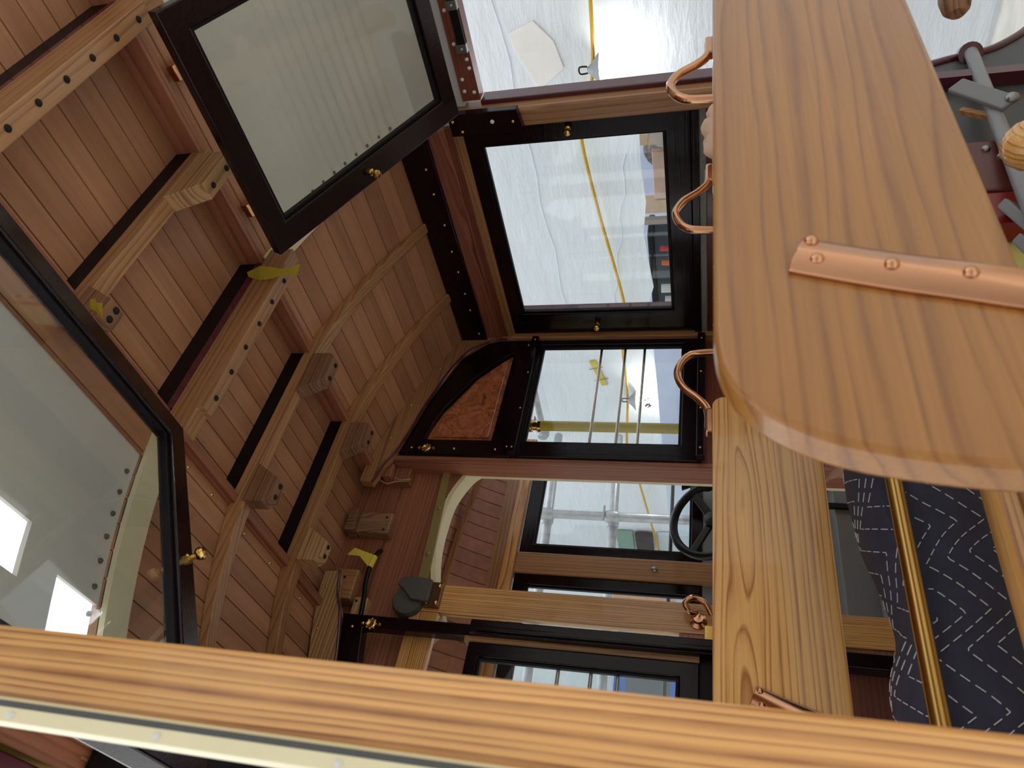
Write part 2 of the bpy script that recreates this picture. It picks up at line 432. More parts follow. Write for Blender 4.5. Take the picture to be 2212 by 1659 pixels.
# over the open window of the front bay
struct('wall_right', box(BM(), 1.985, 2.02, -.35, 1.03, .735, 1.0), REFLG)  # board coloured grey to carry on the painted glass reflection
struct('trim_11', box(BM(), 1.965, 2.02, -.35, .975, .724, .737), mahlight('Y'), .001)
struct('trim_12', box(BM(), 1.985, 2.02, -.35, .975, .697, .724), plain('white_seal', (206, 206, 204), .5), .001)
o = struct('trim_13', box(BM(), 1.975, 2.02, -.35, .955, .643, .697), mahlight('Y'), .001, label='mahogany board with two rows of screw holes')
screws(o, [(1.974, y, z) for y, z in ((.70, .684), (.745, .655), (.79, .681), (.835, .655), (.86, .654), (.89, .682), (.93, .656), (.925, .684))], (-1, 0, 0), plain('pale_plug', (205, 205, 206), .5), .0055, 'plug')
# sill under the closed sash
struct('trim_14', box(BM(), 1.968, 2.02, 1.03, 1.89, .035, .058), mahog('Y'), .002)
o = struct('trim_15', box(BM(), 1.976, 2.02, 1.03, 1.89, .016, .035), plain('grey_weather_strip', (128, 128, 126), .5))
screws(o, [(1.9755, 1.1+.11*k, .025) for k in range(8)], (-1, 0, 0), GREYD, .003)
o = struct('wall_right.001', box(BM(), 1.972, 2.02, 1.03, 1.9, -.35, .016), wood('mahogany_red', (86, 36, 32), (60, 24, 22), 'Y', 60, rough=.3, coat=.4), .002)
screws(o, [(1.971, 1.08+.13*k, -.006-.004*(k % 2)) for k in range(7)], (-1, 0, 0), STEEL, .006)

# window posts of the far side
t = thing('window_post', 'varnished oak window post between the open bay and the closed sash', 'post', (1.98, .985, -.1), 'varnished posts of the far side')
obj('post', prism(BM(), [(1.945, .984), (1.953, .976), (2.03, .976), (2.03, 1.032), (1.945, 1.032)], 'Z', -.10, .745), tan('Z'), t, .003)
obj('outer_bead', box(BM(), 1.985, 2.038, .962, .978, -.10, .648), MAROON, t, .003, label='maroon bead along the open window')
t = thing('sash_stop', 'small mahogany stop block at the top of the window post', 'block', (1.93, 1.0, .52))
o = obj('block', prism(BM(), [(.965, .53), (1.032, .52), (1.032, .735), (.965, .735)], 'X', 1.918, 1.945), mahog('Z'), t, .002)
screws(t, [(1.917, .985, .722), (1.917, 1.018, .70), (1.917, 1.0, .545)], (-1, 0, 0), BRASS, .005)
screws(t, [(1.917, .995, .605)], (-1, 0, 0), WHITEP, .006, 'white_plug')
tag(obj('window_post', prism(BM(), [(1.955, 1.888), (2.03, 1.888), (2.03, 1.935), (1.955, 1.935)], 'Z', -.1, .735), tan('Z'), None, .003),
    'varnished window post beside the bulkhead, next to the closed sash', 'post', 'varnished posts of the far side')
tag(obj('outer_bead', box(BM(), 2.06, 2.11, 1.862, 1.892, 0, .72), MAROON, None, .004), 'maroon bead outside the closed sash, next to the bulkhead', 'bead')
t = thing('strap_plate', 'black strap hinge with two grey plates on the mahogany board', 'hinge', (1.97, .75, .64))
obj('strap', box(BM(), 1.962, 1.976, .66, .80, .645, .668), BLACK, t, .002)
for y in (.685, .80):
    p = obj('plate', box(BM(), 1.957, 1.975, y-.012, y+.012, .643, .672), STEEL, t, .001, label='grey steel plate')
    screws(t, [(1.9565, y, .657)], (-1, 0, 0), STEEL, .005, 'bolt')

# ------------------------------------------------------------------ sashes
def sash(label, lw, lh, rail, knobs=True, catch=False, grp='dark sashes with glass panes', base=None, M=None, knobside=1, name='hinged_casement', fmat=None, bars=None, knobmat=None):
    """upright sash in local units: u 0..lw, v 0..lh, thickness along n; M maps (u,n,v) to drawing units"""
    l, r, b, tp = rail
    t = thing(name, label, 'window', M @ Vector((lw/2, 0, 0)), grp)
    O = [(0, 0), (lw, 0), (lw, lh), (0, lh)]; I = [(l, b), (lw-r, b), (lw-r, lh-tp), (l, lh-tp)]
    obj('frame', xf(ring(BM(), O, I, 'Y', -.014, .014), M), fmat or mahog('Z'), t, .003)
    k = .008
    I2 = [(l+k, b+k), (lw-r-k, b+k), (lw-r-k, lh-tp-k), (l+k, lh-tp-k)]
    obj('glazing_bead', xf(ring(BM(), I, I2, 'Y', -.007, .007), M), BLACK, t, .001)
    obj('glass', xf(box(BM(), l+.002, lw-r-.002, -.0015, .0015, b+.002, lh-tp-.002), M), GLASS, t)
    if knobs:
        for u in (l*.45, lw-r*.45):
            n = Vector((0, knobside, 0)); d = (M.to_3x3() @ n).normalized(); p = M @ Vector((u, knobside*.014, lh*.52))
            obj('knob', lathe(BM(), p, d, [(0, .009), (.004, .009), (.006, .005), (.014, .005), (.018, .010), (.024, .0115), (.029, .009), (.031, 0)], 16), knobmat or BRASS, t, smooth=True)
    if bars:
        for v in bars:
            p, q = M @ Vector((l, knobside*.012, v)), M @ Vector((lw-r, knobside*.012, v))
            obj('guard_bar', tube(BM(), [p, q], .0052, 10), plain('bar_steel', (176, 158, 146), .25, 1), t, smooth=True)
    return t
def frame_M(o, u, v):
    u, v = Vector(u).normalized(), Vector(v).normalized(); n = v.cross(u)
    M = Matrix((u, n, v)).transposed().to_4x4(); M.translation = Vector(o); return M
# closed sash on the far side (u along +Y; n = v x u points to -X)
sash('closed dark sash with brass knobs in the far side wall', .845, .664, (.062, .095, .07, .046), M=frame_M((1.988, 1.039, .058), (0, 1, 0), (0, 0, 1)), knobside=1, fmat=mahog('Y'))
# open sashes swung up under the roof
sash('open sash swung up to the roof on the right', .545, .664, (.05, .062, .05, .05),
     M=frame_M((1.84, .376, .677), (0, 1, 0), (-.595, 0, .298)), knobside=1)
sash('open sash swung up to the roof on the left, tape nearby', .56, .685, (.05, .05, .05, .056),
     M=frame_M((.738-.8527*.685, .945, .984-.5224*.685), (0, -1, 0), (.8527, 0, .5224)), knobside=1)
# near side closed sash, seen edge-on past the doorway post
sash('closed dark sash of the near side wall, mostly behind the doorway post', .845, .664, (.062, .062, .07, .046), knobs=False, M=frame_M((.235, 1.885, .058), (0, -1, 0), (0, 0, 1)))
# catches that hold the open sash
for i, y in enumerate((.545, .895)):
    t = thing('spring_catch', ['bronze spring catch on the right roof boards, nearer the camera', 'bronze spring catch on the right roof boards beside the block'][i], 'catch', (1.415, y, 1.10), 'bronze sash catches')
    c = zs(1.415)
    obj('clip', prism(BM(), [(1.390, c-.026), (1.398, c-.036), (1.432, c-.042), (1.440, c-.036), (1.440, c-.016), (1.392, c-.010)], 'Y', y-.018, y+.018), COPPER, t, .002, smooth=True)
    obj('stem', box(BM(), 1.404, 1.412, y-.008, y+.008, c-.016, c+.002), COPPER, t)

# ------------------------------------------------------------------ bulkhead
YB = 1.92
def arcpts(pts, n=5): return [(p.x, p.z) for p in smooth_path([(a, 0, b) for a, b in pts], n)]
outer = [(1.985, .722), (2.0, .80), (1.965, .915), (1.866, .991), (1.699, 1.055), (1.544, 1.100), (1.378, 1.137), (1.288, 1.143)]
inner = [(1.955, .722), (1.945, .82), (1.865, .915), (1.655, .990), (1.513, 1.023), (1.411, 1.052), (1.36, 1.078), (1.283, 1.098)]
A = arcpts(outer)+arcpts(inner)[::-1]
def mir(pts): return [(2*1.1195-x, z) for x, z in pts]
o = struct('trim_16', prism(BM(), A, 'Y', 1.895, 1.93), tan('X'), .002, label='curved ash arch board over the right half of the bulkhead')
screws(o, [(1.93, 1.894, .85), (1.80, 1.894, .985), (1.62, 1.894, 1.05), (1.47, 1.894, 1.085), (1.33, 1.894, 1.115)], (0, -1, 0), BRASS, .004)
o = struct('trim_17', prism(BM(), mir(A), 'Y', 1.895, 1.93), pine('X'), .002, label='curved arch board over the left half of the bulkhead')
screws(o, [(.30, 1.894, .85), (.44, 1.894, .985), (.62, 1.894, 1.055), (.77, 1.894, 1.10), (.9, 1.894, 1.12)], (0, -1, 0), BRASS, .004)
bead = [(x, 1.895, z-.003) for x, z in arcpts(inner)][2:]
tag(obj('arch_bead', tube(BM(), bead, .0045, 8), MAROON, None, smooth=True), 'thin maroon bead under the curved arch board, right of the doorway', 'bead', 'maroon arch beads')
tag(obj('arch_bead', tube(BM(), [(2*1.1195-x, y, z) for x, y, z in bead], .0045, 8), MAROON, None, smooth=True), 'thin maroon bead under the curved arch board, left of the doorway', 'bead', 'maroon arch beads')

qo = [(1.411, .645), (1.975, .645), (1.972, .74), (1.94, .83), (1.865, .912), (1.655, .988), (1.513, 1.02), (1.411, 1.042)]
qi = [(1.476, .722), (1.887, .714), (1.886, .725), (1.84, .775), (1.769, .839), (1.611, .927), (1.54, .952), (1.476, .965)]
def quarter(m, label, burl):
    f = mir if m else (lambda p: p)
    t = thing('quarter_board', label, 'panel', (f([(1.6, .645)])[0][0], YB, .645), 'quarter-round panels over the bulkhead windows')
    obj('frame', ring(BM(), f(qo), f(qi), 'Y', 1.905, 1.945) if burl else prism(BM(), mir(lq), 'Y', 1.905, 1.945), mahog('X'), t, .003)
    if burl:
        obj('burl_panel', prism(BM(), f(qi), 'Y', 1.925, 1.94), BURL, t, label='reddish burl veneer panel')
        cx = sum(p[0] for p in qi)/8; cz = sum(p[1] for p in qi)/8
        q2 = [(cx+(x-cx)*.90, cz+(z-cz)*.84) for x, z in qi]
        obj('raised_field', prism(BM(), f(q2), 'Y', 1.917, 1.93), BURL, t, .004)
    sc = [(1.437, .70), (1.436, .845), (1.437, 1.0), (1.93, .665), (1.45, .662)] if burl else [(1.45, 1.0), (1.437, .97)]
    screws(t, [(x, 1.904, z) for x, z in f(sc)], (0, -1, 0), BRASS, .005)
    x, z = f([(1.437, .945)])[0]
    bm = lathe(BM(), (x, 1.905, z), (0, -1, 0), [(0, .014), (.003, .0145), (.005, .011), (.003, .007), (.002, 0)], 16)
    for k in range(8):
        a = k*math.pi/4
        lathe(bm, (x+.0145*math.cos(a), 1.905, z+.0145*math.sin(a)), (0, -1, 0), [(0, .004), (.004, .003), (.005, 0)], 8)
    for dz in (-.026, .026):
        lathe(bm, (x, 1.905, z+dz), (0, -1, 0), [(0, .006), (.003, .005), (.004, 0)], 8)
    obj('rosette', bm, BRASS, t, smooth=True, label='small pierced brass rosette')
    return t
def burlmat():
    m, nt, b = newmat('burl_veneer'); tc = nd(nt, 'ShaderNodeTexCoord'); co = tc.outputs['Object']
    n = noise(nt, co, 14, 6, .7)
    sw = nd(nt, 'ShaderNodeVectorMath', operation='ADD'); nt.links.new(co, sw.inputs[0])
    nv = nd(nt, 'ShaderNodeTexNoise'); nv.inputs['Scale'].default_value = 9; nt.links.new(co, nv.inputs['Vector'])
    vs = nd(nt, 'ShaderNodeVectorMath', operation='SCALE'); nt.links.new(nv.outputs['Color'], vs.inputs[0]); vs.inputs['Scale'].default_value = .25
    nt.links.new(vs.outputs[0], sw.inputs[1])
    n2 = noise(nt, sw.outputs[0], 30, 5, .65)
    col = ramp(nt, n2, [(.28, lin((96, 46, 28))), (.5, lin((168, 96, 60))), (.72, lin((196, 126, 82)))])
    nt.links.new(col, b.inputs['Base Color']); b.inputs['Roughness'].default_value = .3
    b.inputs['Coat Weight'].default_value = .5; b.inputs['Coat Roughness'].default_value = .05
    bump(nt, b, n2, .1, .002); return m
BURL = burlmat()
quarter(False, 'quarter-round dark panel with burl veneer, above the barred window', True)
lq = [(1.411, .645), (1.411, 1.042), (1.513, 1.02), (1.655, .988), (1.865, .912), (1.94, .83), (1.972, .74), (1.975, .645), (1.90, .645), (1.886, .725), (1.84, .775), (1.769, .839), (1.611, .925), (1.54, .95), (1.447, .968), (1.447, .645)]
quarter(True, 'dark mirror-image quarter panel above the left bulkhead window', False)

sash('dark bulkhead sash with three guard bars', .565, .615, (.062, .045, .066, .034), knobs=False, bars=(.205, .275, .362),
     M=frame_M((1.411, YB, .030), (1, 0, 0), (0, 0, 1)), knobside=1, grp='bulkhead sashes')
struct('trim_24', box(BM(), .779, .796, 1.905, 1.94, .03, .66), tan('Z'), .002, label='tan wood strip beside the left bulkhead sash')
lt = sash('dark bulkhead sash with guard bars left of the doorway', .476, .615, (.05, .038, .05, .034), knobs=False, bars=(.205, .275, .362),
     M=frame_M((.302, YB, .030), (1, 0, 0), (0, 0, 1)), knobside=1, grp='bulkhead sashes')
def stopbead(x0, x1, label):
    t = thing('window_stop', label, 'bead', ((x0+x1)/2, 1.893, .03), 'dark stop beads')
    obj('upper_bead', box(BM(), x0, x1, 1.88, 1.905, .625, .650), mahog('X'), t, .002)
    screws(t, [(x0+.02+(x1-x0-.04)*k/3, 1.879, .637) for k in range(4)], (0, -1, 0), BRASS, .004)
    obj('lower_bead', box(BM(), x0, x1, 1.875, 1.905, .022, .048), mahog('X'), t, .003)
    screws(t, [(x0+.03+(x1-x0-.06)*k/3, 1.874, .035) for k in range(4)], (0, -1, 0), BRASS, .004)
stopbead(1.411, 1.955, 'dark stop beads round the barred bulkhead window')
# side stile along the left edge of the left bulkhead (dark, full height)
t = thing('bulkhead_stile', 'dark upright stile at the left side of the doorway', 'post', (.815, 1.9, -.9))
obj('stile', box(BM(), .795, .835, 1.885, 1.945, -.795, .645), mahog('Z'), t, .003)
obj('bead', box(BM(), .800, .812, 1.872, 1.886, -.1, .62), mahog('Z'), t, .003)
struct('wall_front', box(BM(), 1.411, 1.985, 1.925, 1.95, -.795, .03), mahlight('X'), label='lower bulkhead panel right of the doorway')
struct('wall_front.001', box(BM(), .24, .795, 1.925, 1.95, -.795, -.18), wood('dark_red_panel', (124, 62, 44), (92, 42, 30), 'X', 60, rough=.3, coat=.5), label='dark red lower bulkhead panel left of the doorway')
struct('wall_front.002', box(BM(), .24, .795, 1.918, 1.95, -.18, .03), BLACK)
# doorway: jambs, header, cream arch
struct('trim_18', box(BM(), 1.392, 1.411, 1.915, 2.0, -.795, 1.06), cedar('Z'), .002, label='right door jamb')
hp = [(.26, 1.0), (.30, .80), (.80, .80)]
cream_arc = arcpts([(1.437, .775), (1.40, .815), (1.311, .853), (1.22, .862), (1.133, .861), (1.06, .850), (.991, .831), (.92, .80), (.84, .76)], 4)
header = [(1.445, .775)]+[(x, z+.006) for x, z in cream_arc]+[(.80, .80), (.28, .80), (.22, .9), (.24, .95), (.5, 1.06), (.8, 1.145), (.85, 1.20), (1.38, 1.20), (1.4, 1.145), (1.5, 1.13), (1.5, .775)]
struct('wall_front.003', prism(BM(), header, 'Y', 2.0, 2.03), cedar('X'), label='red-brown header board over the doorway')
struct('trim_19', prism(BM(), [(x, z+.006) for x, z in cream_arc]+[(x, z-.010) for x, z in cream_arc[::-1]], 'Y', 1.995, 2.06), CREAM, label='cream edge of the doorway arch')
struct('trim_20', box(BM(), 1.425, 1.447, 1.997, 2.06, -.795, .79), CREAM, .001, label='cream edge of the right door jamb')
k = struct('trim_21', prism(BM(), [(1.445, .897), (1.445, .872), (1.1, .853), (.78, .835), (.78, .868), (1.1, .882)], 'Y', 1.985, 2.0), KHAKI, label='khaki strip across the header board')
screws(k, [(1.42, 1.984, .884), (1.25, 1.984, .873), (1.08, 1.984, .867), (.95, 1.984, .86)], (0, -1, 0), KHAKI, .008)
tag(obj('masking_tape', box(BM(), 1.426, 1.446, 1.9945, 1.9965, .60, .72), TAPE), 'strip of yellow masking tape on the cream door jamb', 'tape')
# blocks on the header
def hblock(label, parts, mat, screw=()):
    t = thing('header_block', label, 'wooden block', (sum(p[0][0] for p in parts)/len(parts), 1.99, parts[0][0][2]), 'wooden blocks on the header board')
    for i, (p, bv) in enumerate(parts):
        obj('block' if i == 0 else 'cleat', box(BM(), p[0], p[1], p[4], 2.0, p[2], p[3]), mat, t, bv)
    screws(t, [(x, y, z) for x, y, z in screw], (0, -1, 0), HOLE, .004, 'screw_hole')
hblock('stepped wooden block high on the header board', [((1.128, 1.205, 1.012, 1.13, 1.955), .006), ((1.124, 1.21, 1.13, 1.16, 1.935), .003)], brown('Z'), [(1.185, 1.954, 1.03), (1.14, 1.954, 1.03)])
hblock('small stepped block in the right corner of the header board', [((1.335, 1.392, 1.0, 1.06, 1.96), .004), ((1.335, 1.392, 1.06, 1.09, 1.935), .002)], cedar('X'), [(1.37, 1.934, 1.08)])
hblock('pale block on the header board behind the black cable', [((.80, .905, 1.005, 1.05, 1.955), .005)], pine('X'), [(.89, 1.954, 1.04), (.81, 1.954, 1.03)])
hblock('tan cleat under the left arch board', [((.89, .99, 1.06, 1.135, 1.945), .004)], tan('Z'), [(.96, 1.944, 1.10)])
# cable, wire, tapes
t = thing('power_cable', 'black cable hanging along the header board with a yellow tape flag', 'cable', (.90, 1.985, .99))
obj('cable', tube(BM(), smooth_path([(1.075, 1.975, 1.022), (1.055, 1.965, 1.030), (1.015, 1.96, 1.036), (.95, 1.955, 1.030), (.89, 1.95, 1.015), (.82, 1.955, 1.01), (.76, 1.96, 1.02), (.70, 1.96, 1.03)]), .0075, 10), BLKPL, t, smooth=True)
bm = tube(BM(), [(1.045, 1.961, 1.032), (1.005, 1.958, 1.036)], .0105, 10)
v = [bm.verts.new(p) for p in ((1.046, 1.95, 1.034), (1.006, 1.948, 1.040), (1.035, 1.945, 1.075), (1.06, 1.94, 1.098), (1.035, 1.942, 1.118))]
for f in ((0, 1, 2), (0, 2, 3), (2, 4, 3)): bm.faces.new([v[i] for i in f])
obj('tape_flag', bm, TAPE, t, label='yellow tape flag wrapped round the cable')
tag(obj('thin_wire', tube(BM(), smooth_path([(1.33, 1.94, 1.10), (1.315, 1.935, 1.085), (1.305, 1.935, 1.06), (1.318, 1.94, 1.035), (1.325, 1.945, 1.0), (1.33, 1.94, .985), (1.322, 1.935, 1.02), (1.335, 1.94, 1.04)]), .0022, 6), plain('wire_tan', (170, 140, 96), .6), None, smooth=True),
    'thin loose wire hanging from the end of the right arch board', 'wire')
def ribbon(pts, w, up, th=.0012):
    bm = BM(); P = [Vector(p) for p in pts]; up = [Vector(u) for u in up]
    rows = [[bm.verts.new(p+u*(w[i]/2)), bm.verts.new(p-u*(w[i]/2))] for i, (p, u) in enumerate(zip(P, up))]
    for a, b in zip(rows, rows[1:]): bm.faces.new((a[0], a[1], b[1], b[0]))
    r = bmesh.ops.solidify(bm, geom=bm.faces[:], thickness=th); return bm
def unit(v): return Vector(v).normalized()
h1 = unit((.74, -.67, 0)); h2 = unit((.74, -.67, .35)); h3 = unit((.70, -.67, -.3))
tp = [(1.292, 1.012, 1.122), (1.29, 1.010, 1.105), (1.284, 1.004, 1.080), (1.277, .998, 1.045), (1.270, .993, 1.010), (1.266, .988, .985), (1.262, .984, .955)]
tag(obj('tape_strip', ribbon(tp, [.012, .022, .036, .032, .018, .014, .034], [h2, h1, h1, h2, h3, h2, h3]), TAPE),
    'torn yellow tape dangling from the right end of the long beam', 'tape')
tp = [(.822, .697, 1.060), (.818, .695, 1.045), (.806, .692, 1.030), (.797, .690, 1.012)]
tag(obj('tape_strip', ribbon(tp, [.02, .028, .022, .030], [h1, h1, h2, h1]), TAPE), 'dusty yellow tape stuck on the block beside the left sash', 'tape')
tag(obj('tape_strip', ribbon([(1.968, 1.792, .69), (1.968, 1.80, .675), (1.968, 1.805, .655)], [.012, .03, .026], [unit((0, 1, .3))]*3), TAPE), 'scrap of yellow tape at the corner of the closed sash', 'tape')

# ------------------------------------------------------------------ sliding door behind the bulkhead
t = thing('sliding_door', 'sliding oak door hanging from a roller, half open in the doorway', 'door', (.75, 1.975, -.78))
obj('stile', box(BM(), .880, .968, 1.962, 1.99, -.78, .87), oak('Z'), t, .003)
obj('top_rail', box(BM(), .36, .880, 1.964, 1.988, .775, .865), oak('X'), t, .003)
obj('lock_rail', box(BM(), .36, .880, 1.964, 1.988, .015, .085), cedar('X'), t, .002)
obj('lower_panel', box(BM(), .36, .880, 1.970, 1.982, -.78, .015), cedar('X'), t)
obj('far_stile', box(BM(), .30, .36, 1.964, 1.988, -.78, .865), oak('Z'), t, .002)
obj('glass', box(BM(), .36, .880, 1.975, 1.977, .085, .775), GLASS, t)
h = obj('door_handle', tube(BM(), smooth_path([(.925, 1.935, .0), (.955, 1.925, .02), (.963, 1.92, .05), (.945, 1.92, .07), (.925, 1.928, .055), (.93, 1.94, .04)]), .008, 10), COPPER, t, smooth=True, label='bronze door lever')
obj('rose', lathe(BM(), (.915, 1.963, .035), (0, -1, 0), [(0, .024), (.006, .023), (.010, .012), (.022, .010), (.026, .013), (.028, 0)], 20), COPPER, t, smooth=True, label='round bronze rose')
obj('lock_plate', box(BM(), .865, .905, 1.956, 1.963, -.02, .02), BRASS, t, .002, label='brass lock plate')
hg = thing('door_hanger', 'grey cast roller hanger bolted to the top of the sliding door', 'roller', (.925, 1.96, .81))
bm = lathe(BM(), (.905, 1.955, .875), (0, 1, 0), [(-.012, .012), (-.011, .045), (-.003, .05), (.010, .05), (.014, .012)], 24)
obj('wheel', bm, CASTG, hg, smooth=True)
obj('bracket', prism(BM(), [(.895, .805), (.965, .805), (.972, .86), (.965, .905), (.945, .915), (.93, .89), (.90, .86)], 'Y', 1.928, 1.945), CASTG, hg, .003)
obj('mount_plate', box(BM(), .888, .966, 1.945, 1.9625, .775, .825), plain('bronze_plate', (128, 92, 70), .25, .8), hg, .002, label='dark bronze mounting plate')
screws(hg, [(x, 1.944, z) for x in (.90, .953) for z in (.785, .815)], (0, -1, 0), BRASS, .007)

# ------------------------------------------------------------------ driver's cab
YW = 2.66
struct('ceiling.007', box(BM(), .2, 2.05, 2.03, 2.46, 1.045, 1.065), PLK)
bm = BM(); pr = [(2.46, 1.05), (2.52, 1.04), (2.57, 1.00), (2.61, .945), (2.645, .885), (2.66, .86), (2.68, .87), (2.665, .90), (2.625, .965), (2.585, 1.02), (2.53, 1.06), (2.46, 1.066)]
low = pr[:6]; nrm = []
for k in range(6):
    a, b = low[max(k-1, 0)], low[min(k+1, 5)]; L = math.hypot(b[0]-a[0], b[1]-a[1]); nrm.append((-(b[1]-a[1])/L, (b[0]-a[0])/L))
xs = []; x = .2
while x < 2.05: xs += [(x-.0017, 0), (x-.0008, .009), (x+.0008, .009), (x+.0017, 0)]; x += .062
rows = [[bm.verts.new((x, y+nrm[k][0]*g, z+nrm[k][1]*g)) for k, (y, z) in enumerate(low)]+[bm.verts.new((x, y+.02, z+.02)) for y, z in low[::-1]] for x, g in xs]
for a, b in zip(rows, rows[1:]):
    for k in range(12): bm.faces.new((a[k], a[(k+1) % 12], b[(k+1) % 12], b[k]))
bm.faces.new(rows[0]); bm.faces.new(rows[-1][::-1])
struct('wall_front.004', bm, planks('hood_boards', (170, 112, 84), (140, 90, 66), .062*S, 0), label='coved board hood over the windscreen', origin=(.2, 2.4, 1))
bt = [(x, 2.545-.03*abs(x-1.12)**1.5, 1.018-.10*(abs(x-1.1)/.9)**2) for x in [.3+.1*i for i in range(18)]]
tag(obj('hood_batten', tube(BM(), bt, .014, 4), tan('X'), None), 'curved batten across the coved hood above the windscreen', 'batten')
struct('trim_22', box(BM(), .2, 2.05, YW-.01, YW+.05, .825, .885), tan('X'), .003, label='pale header rail over the windscreen')
struct('trim_23', box(BM(), .2, 2.05, YW-.03, YW+.05, .775, .825), oak('X'), .003, label='oak rail over the windscreen')
def wpost(x0, x1, lab):
    t = thing('windscreen_post', lab, 'post', ((x0+x1)/2, YW, .0), 'windscreen posts')
    obj('post', box(BM(), x0, x1, YW-.02, YW+.05, -.02, .776), tan('Z'), t, .006)
    return t
wp = wpost(1.385, 1.475, 'tan post between the windscreen panes, with one steel bolt')
screws(wp, [(1.43, YW-.021, .215)], (0, -1, 0), STEEL, .012, 'bolt')
wpost(.82, .90, 'tan windscreen post seen behind the sliding door')
def screen(x0, x1, lab):
    return sash(lab, x1-x0, .735, (.045, .045, .045, .055), knobs=False, M=frame_M((x0, YW+.01, .035), (1, 0, 0), (0, 0, 1)), grp='windscreen panes', name='windscreen', fmat=mahog('X'))
screen(1.475, 2.02, 'dark framed windscreen pane in front of the steering wheel')
screen(.90, 1.385, 'middle windscreen pane beside the tan post')
screen(.28, .82, 'left windscreen pane behind the bulkhead window')
struct('wall_front.005', box(BM(), .2, 2.05, YW, YW+.04, -.80, .035), GREYD, label='grey steel dash under the windscreen')
tag(obj('wiper_post', tube(BM(), [(.9, YW+.10, .165), (2.0, YW+.10, .165)], .008, 8), BLKPL, None, smooth=True), 'thin black rail outside the windscreen', 'rail')
# steering wheel
t = thing('steering_wheel', 'black three-spoke steering wheel in the cab', 'steering wheel', (1.545, 2.44, .0))
ctr = Vector((1.52, 2.40, .0)); nrm = Vector((0, -.92, .40)).normalized(); uu = Vector((1, 0, 0)); vv = nrm.cross(uu)
bm = BM(); n = 48; m = 12; R0 = .152
g = [[bm.verts.new(ctr+(uu*math.cos(2*math.pi*i/n)+vv*math.sin(2*math.pi*i/n))*(R0+.0155*math.cos(2*math.pi*j/m))+nrm*(.0155*math.sin(2*math.pi*j/m))) for j in range(m)] for i in range(n)]
for i in range(n):
    for j in range(m): bm.faces.new((g[i][j], g[(i+1) % n][j], g[(i+1) % n][(j+1) % m], g[i][(j+1) % m]))
obj('rim', bm, BLKPL, t, smooth=True)
for a in (150, 30, 270):
    a = math.radians(a); d = uu*math.cos(a)+vv*math.sin(a)
    obj('spoke', bar(BM(), ctr+d*.02-nrm*.01, ctr+d*.148, nrm, .03, .010), BLKPL, t, .004)
obj('hub', lathe(BM(), ctr-nrm*.03, nrm, [(0, .03), (.02, .035), (.035, .03), (.04, 0)], 20), BLKPL, t, smooth=True)
obj('column', tube(BM(), [ctr-nrm*.02, ctr-nrm*.24], .022, 14), BLKPL, t, smooth=True)
# black bellows in the corner of the cab
t = thing('rubber_bellows', 'black pleated rubber bellows beside the steering wheel', 'bellows', (1.80, 2.54, -.8))
bm = BM(); pr = [(0, .055)]
for k in range(9): pr += [(.02+k*.104, .055), (.05+k*.104, .042), (.085+k*.104, .057)]
lathe(bm, (1.80, 2.54, -.8), (0, 0, 1), pr, 20); obj('bellows', bm, BLKPL, t, smooth=True)
# grey cab floor box / steps
t = thing('cab_step', 'grey painted steel steps inside the cab', 'steps', (1.5, 2.45, -.8))
obj('upper_step', box(BM(), 1.0, 1.72, 2.40, YW-.001, -.8, -.42), GREYD, t, .004)
obj('tread_edge', box(BM(), 1.58, 1.60, 2.385, 2.401, -.8, -.40), BLKPL, t, .002, label='black rubber tread edge')
obj('lower_step', box(BM(), 1.05, 1.40, 2.20, 2.39, -.8, -.52), GREYD, t, .004)
struct('floor', box(BM(), .2, 2.03, -.3, YW+.04, -.83, -.80), plain('bounce_floor', (222, 204, 170), .5, nz=.1), label='car floor')  # unseen floor, made pale to bounce light up to the ceiling

# ------------------------------------------------------------------ near doorway post and outside of the near wall
PY = .42
t = thing('doorway_post', 'big blurred oak doorway post at the near side, lacquered', 'post', (.13, PY+.02, -1.1))
obj('post', box(BM(), .1045, .153, PY, PY+.035, -1.125, .70), oak('Z'), t, .005)
ch = obj('edge_strip', prism(BM(), [(.0905, PY-.003), (.0990, PY-.004), (.0995, PY+.004), (.0990, PY+.012), (.0905, PY+.012)], 'Z', -.8, .72), CREAM, t, .001, label='cream painted metal edge strip')
obj('seal', box(BM(), .0985, .1035, PY-.002, PY+.02, -.80, .71), GREYT, t, label='dark grey rubber seal')
screws(t, [(.0945, PY-.0035, z) for z in (-.1, .05, .20, .32, .43)], (0, -1, 0), WHITEP, .0025)
obj('pale_line', box(BM(), .1030, .1050, PY-.0025, PY+.01, -.80, .71), plain('pale_gasket', (206, 190, 150), .5), t)
t = thing('roof_eave', 'maroon roof edge outside the near wall with a brass line', 'roof edge', (.13, 1.4, .88))
obj('soffit', box(BM(), .165, .215, .6, 1.95, .90, .93), cedar('Y'), t)
obj('brass_line', box(BM(), .158, .165, .6, 1.95, .896, .93), BRASS, t)
obj('fascia', box(BM(), .115, .158, .6, 1.95, .895, 1.0), MAROON, t, .003)
obj('red_stripe', box(BM(), .095, .115, .6, 1.95, .91, 1.0), plain('red_paint', (150, 30, 50), .3), t, .002)
t = thing('door_gear', 'black door gear bracket above the near wall', 'bracket', (.20, 1.15, .70))
obj('plate', box(BM(), .175, .222, 1.04, 1.5, .55, .895), BLACK, t, .003)
obj('arm', tube(BM(), [(.17, 1.1, .87), (.172, 1.16, .80), (.17, 1.2, .72)], .007, 8), STEEL, t, smooth=True)
screws(t, [(.174, 1.12, .80), (.174, 1.18, .70)], (-1, 0, 0), STEEL, .006, 'bolt')
struct('wall_left.001', box(BM(), .222, .262, 1.035, 1.93, .722, .99), cedar('Y'), label='letterboard of the near wall beyond the post')
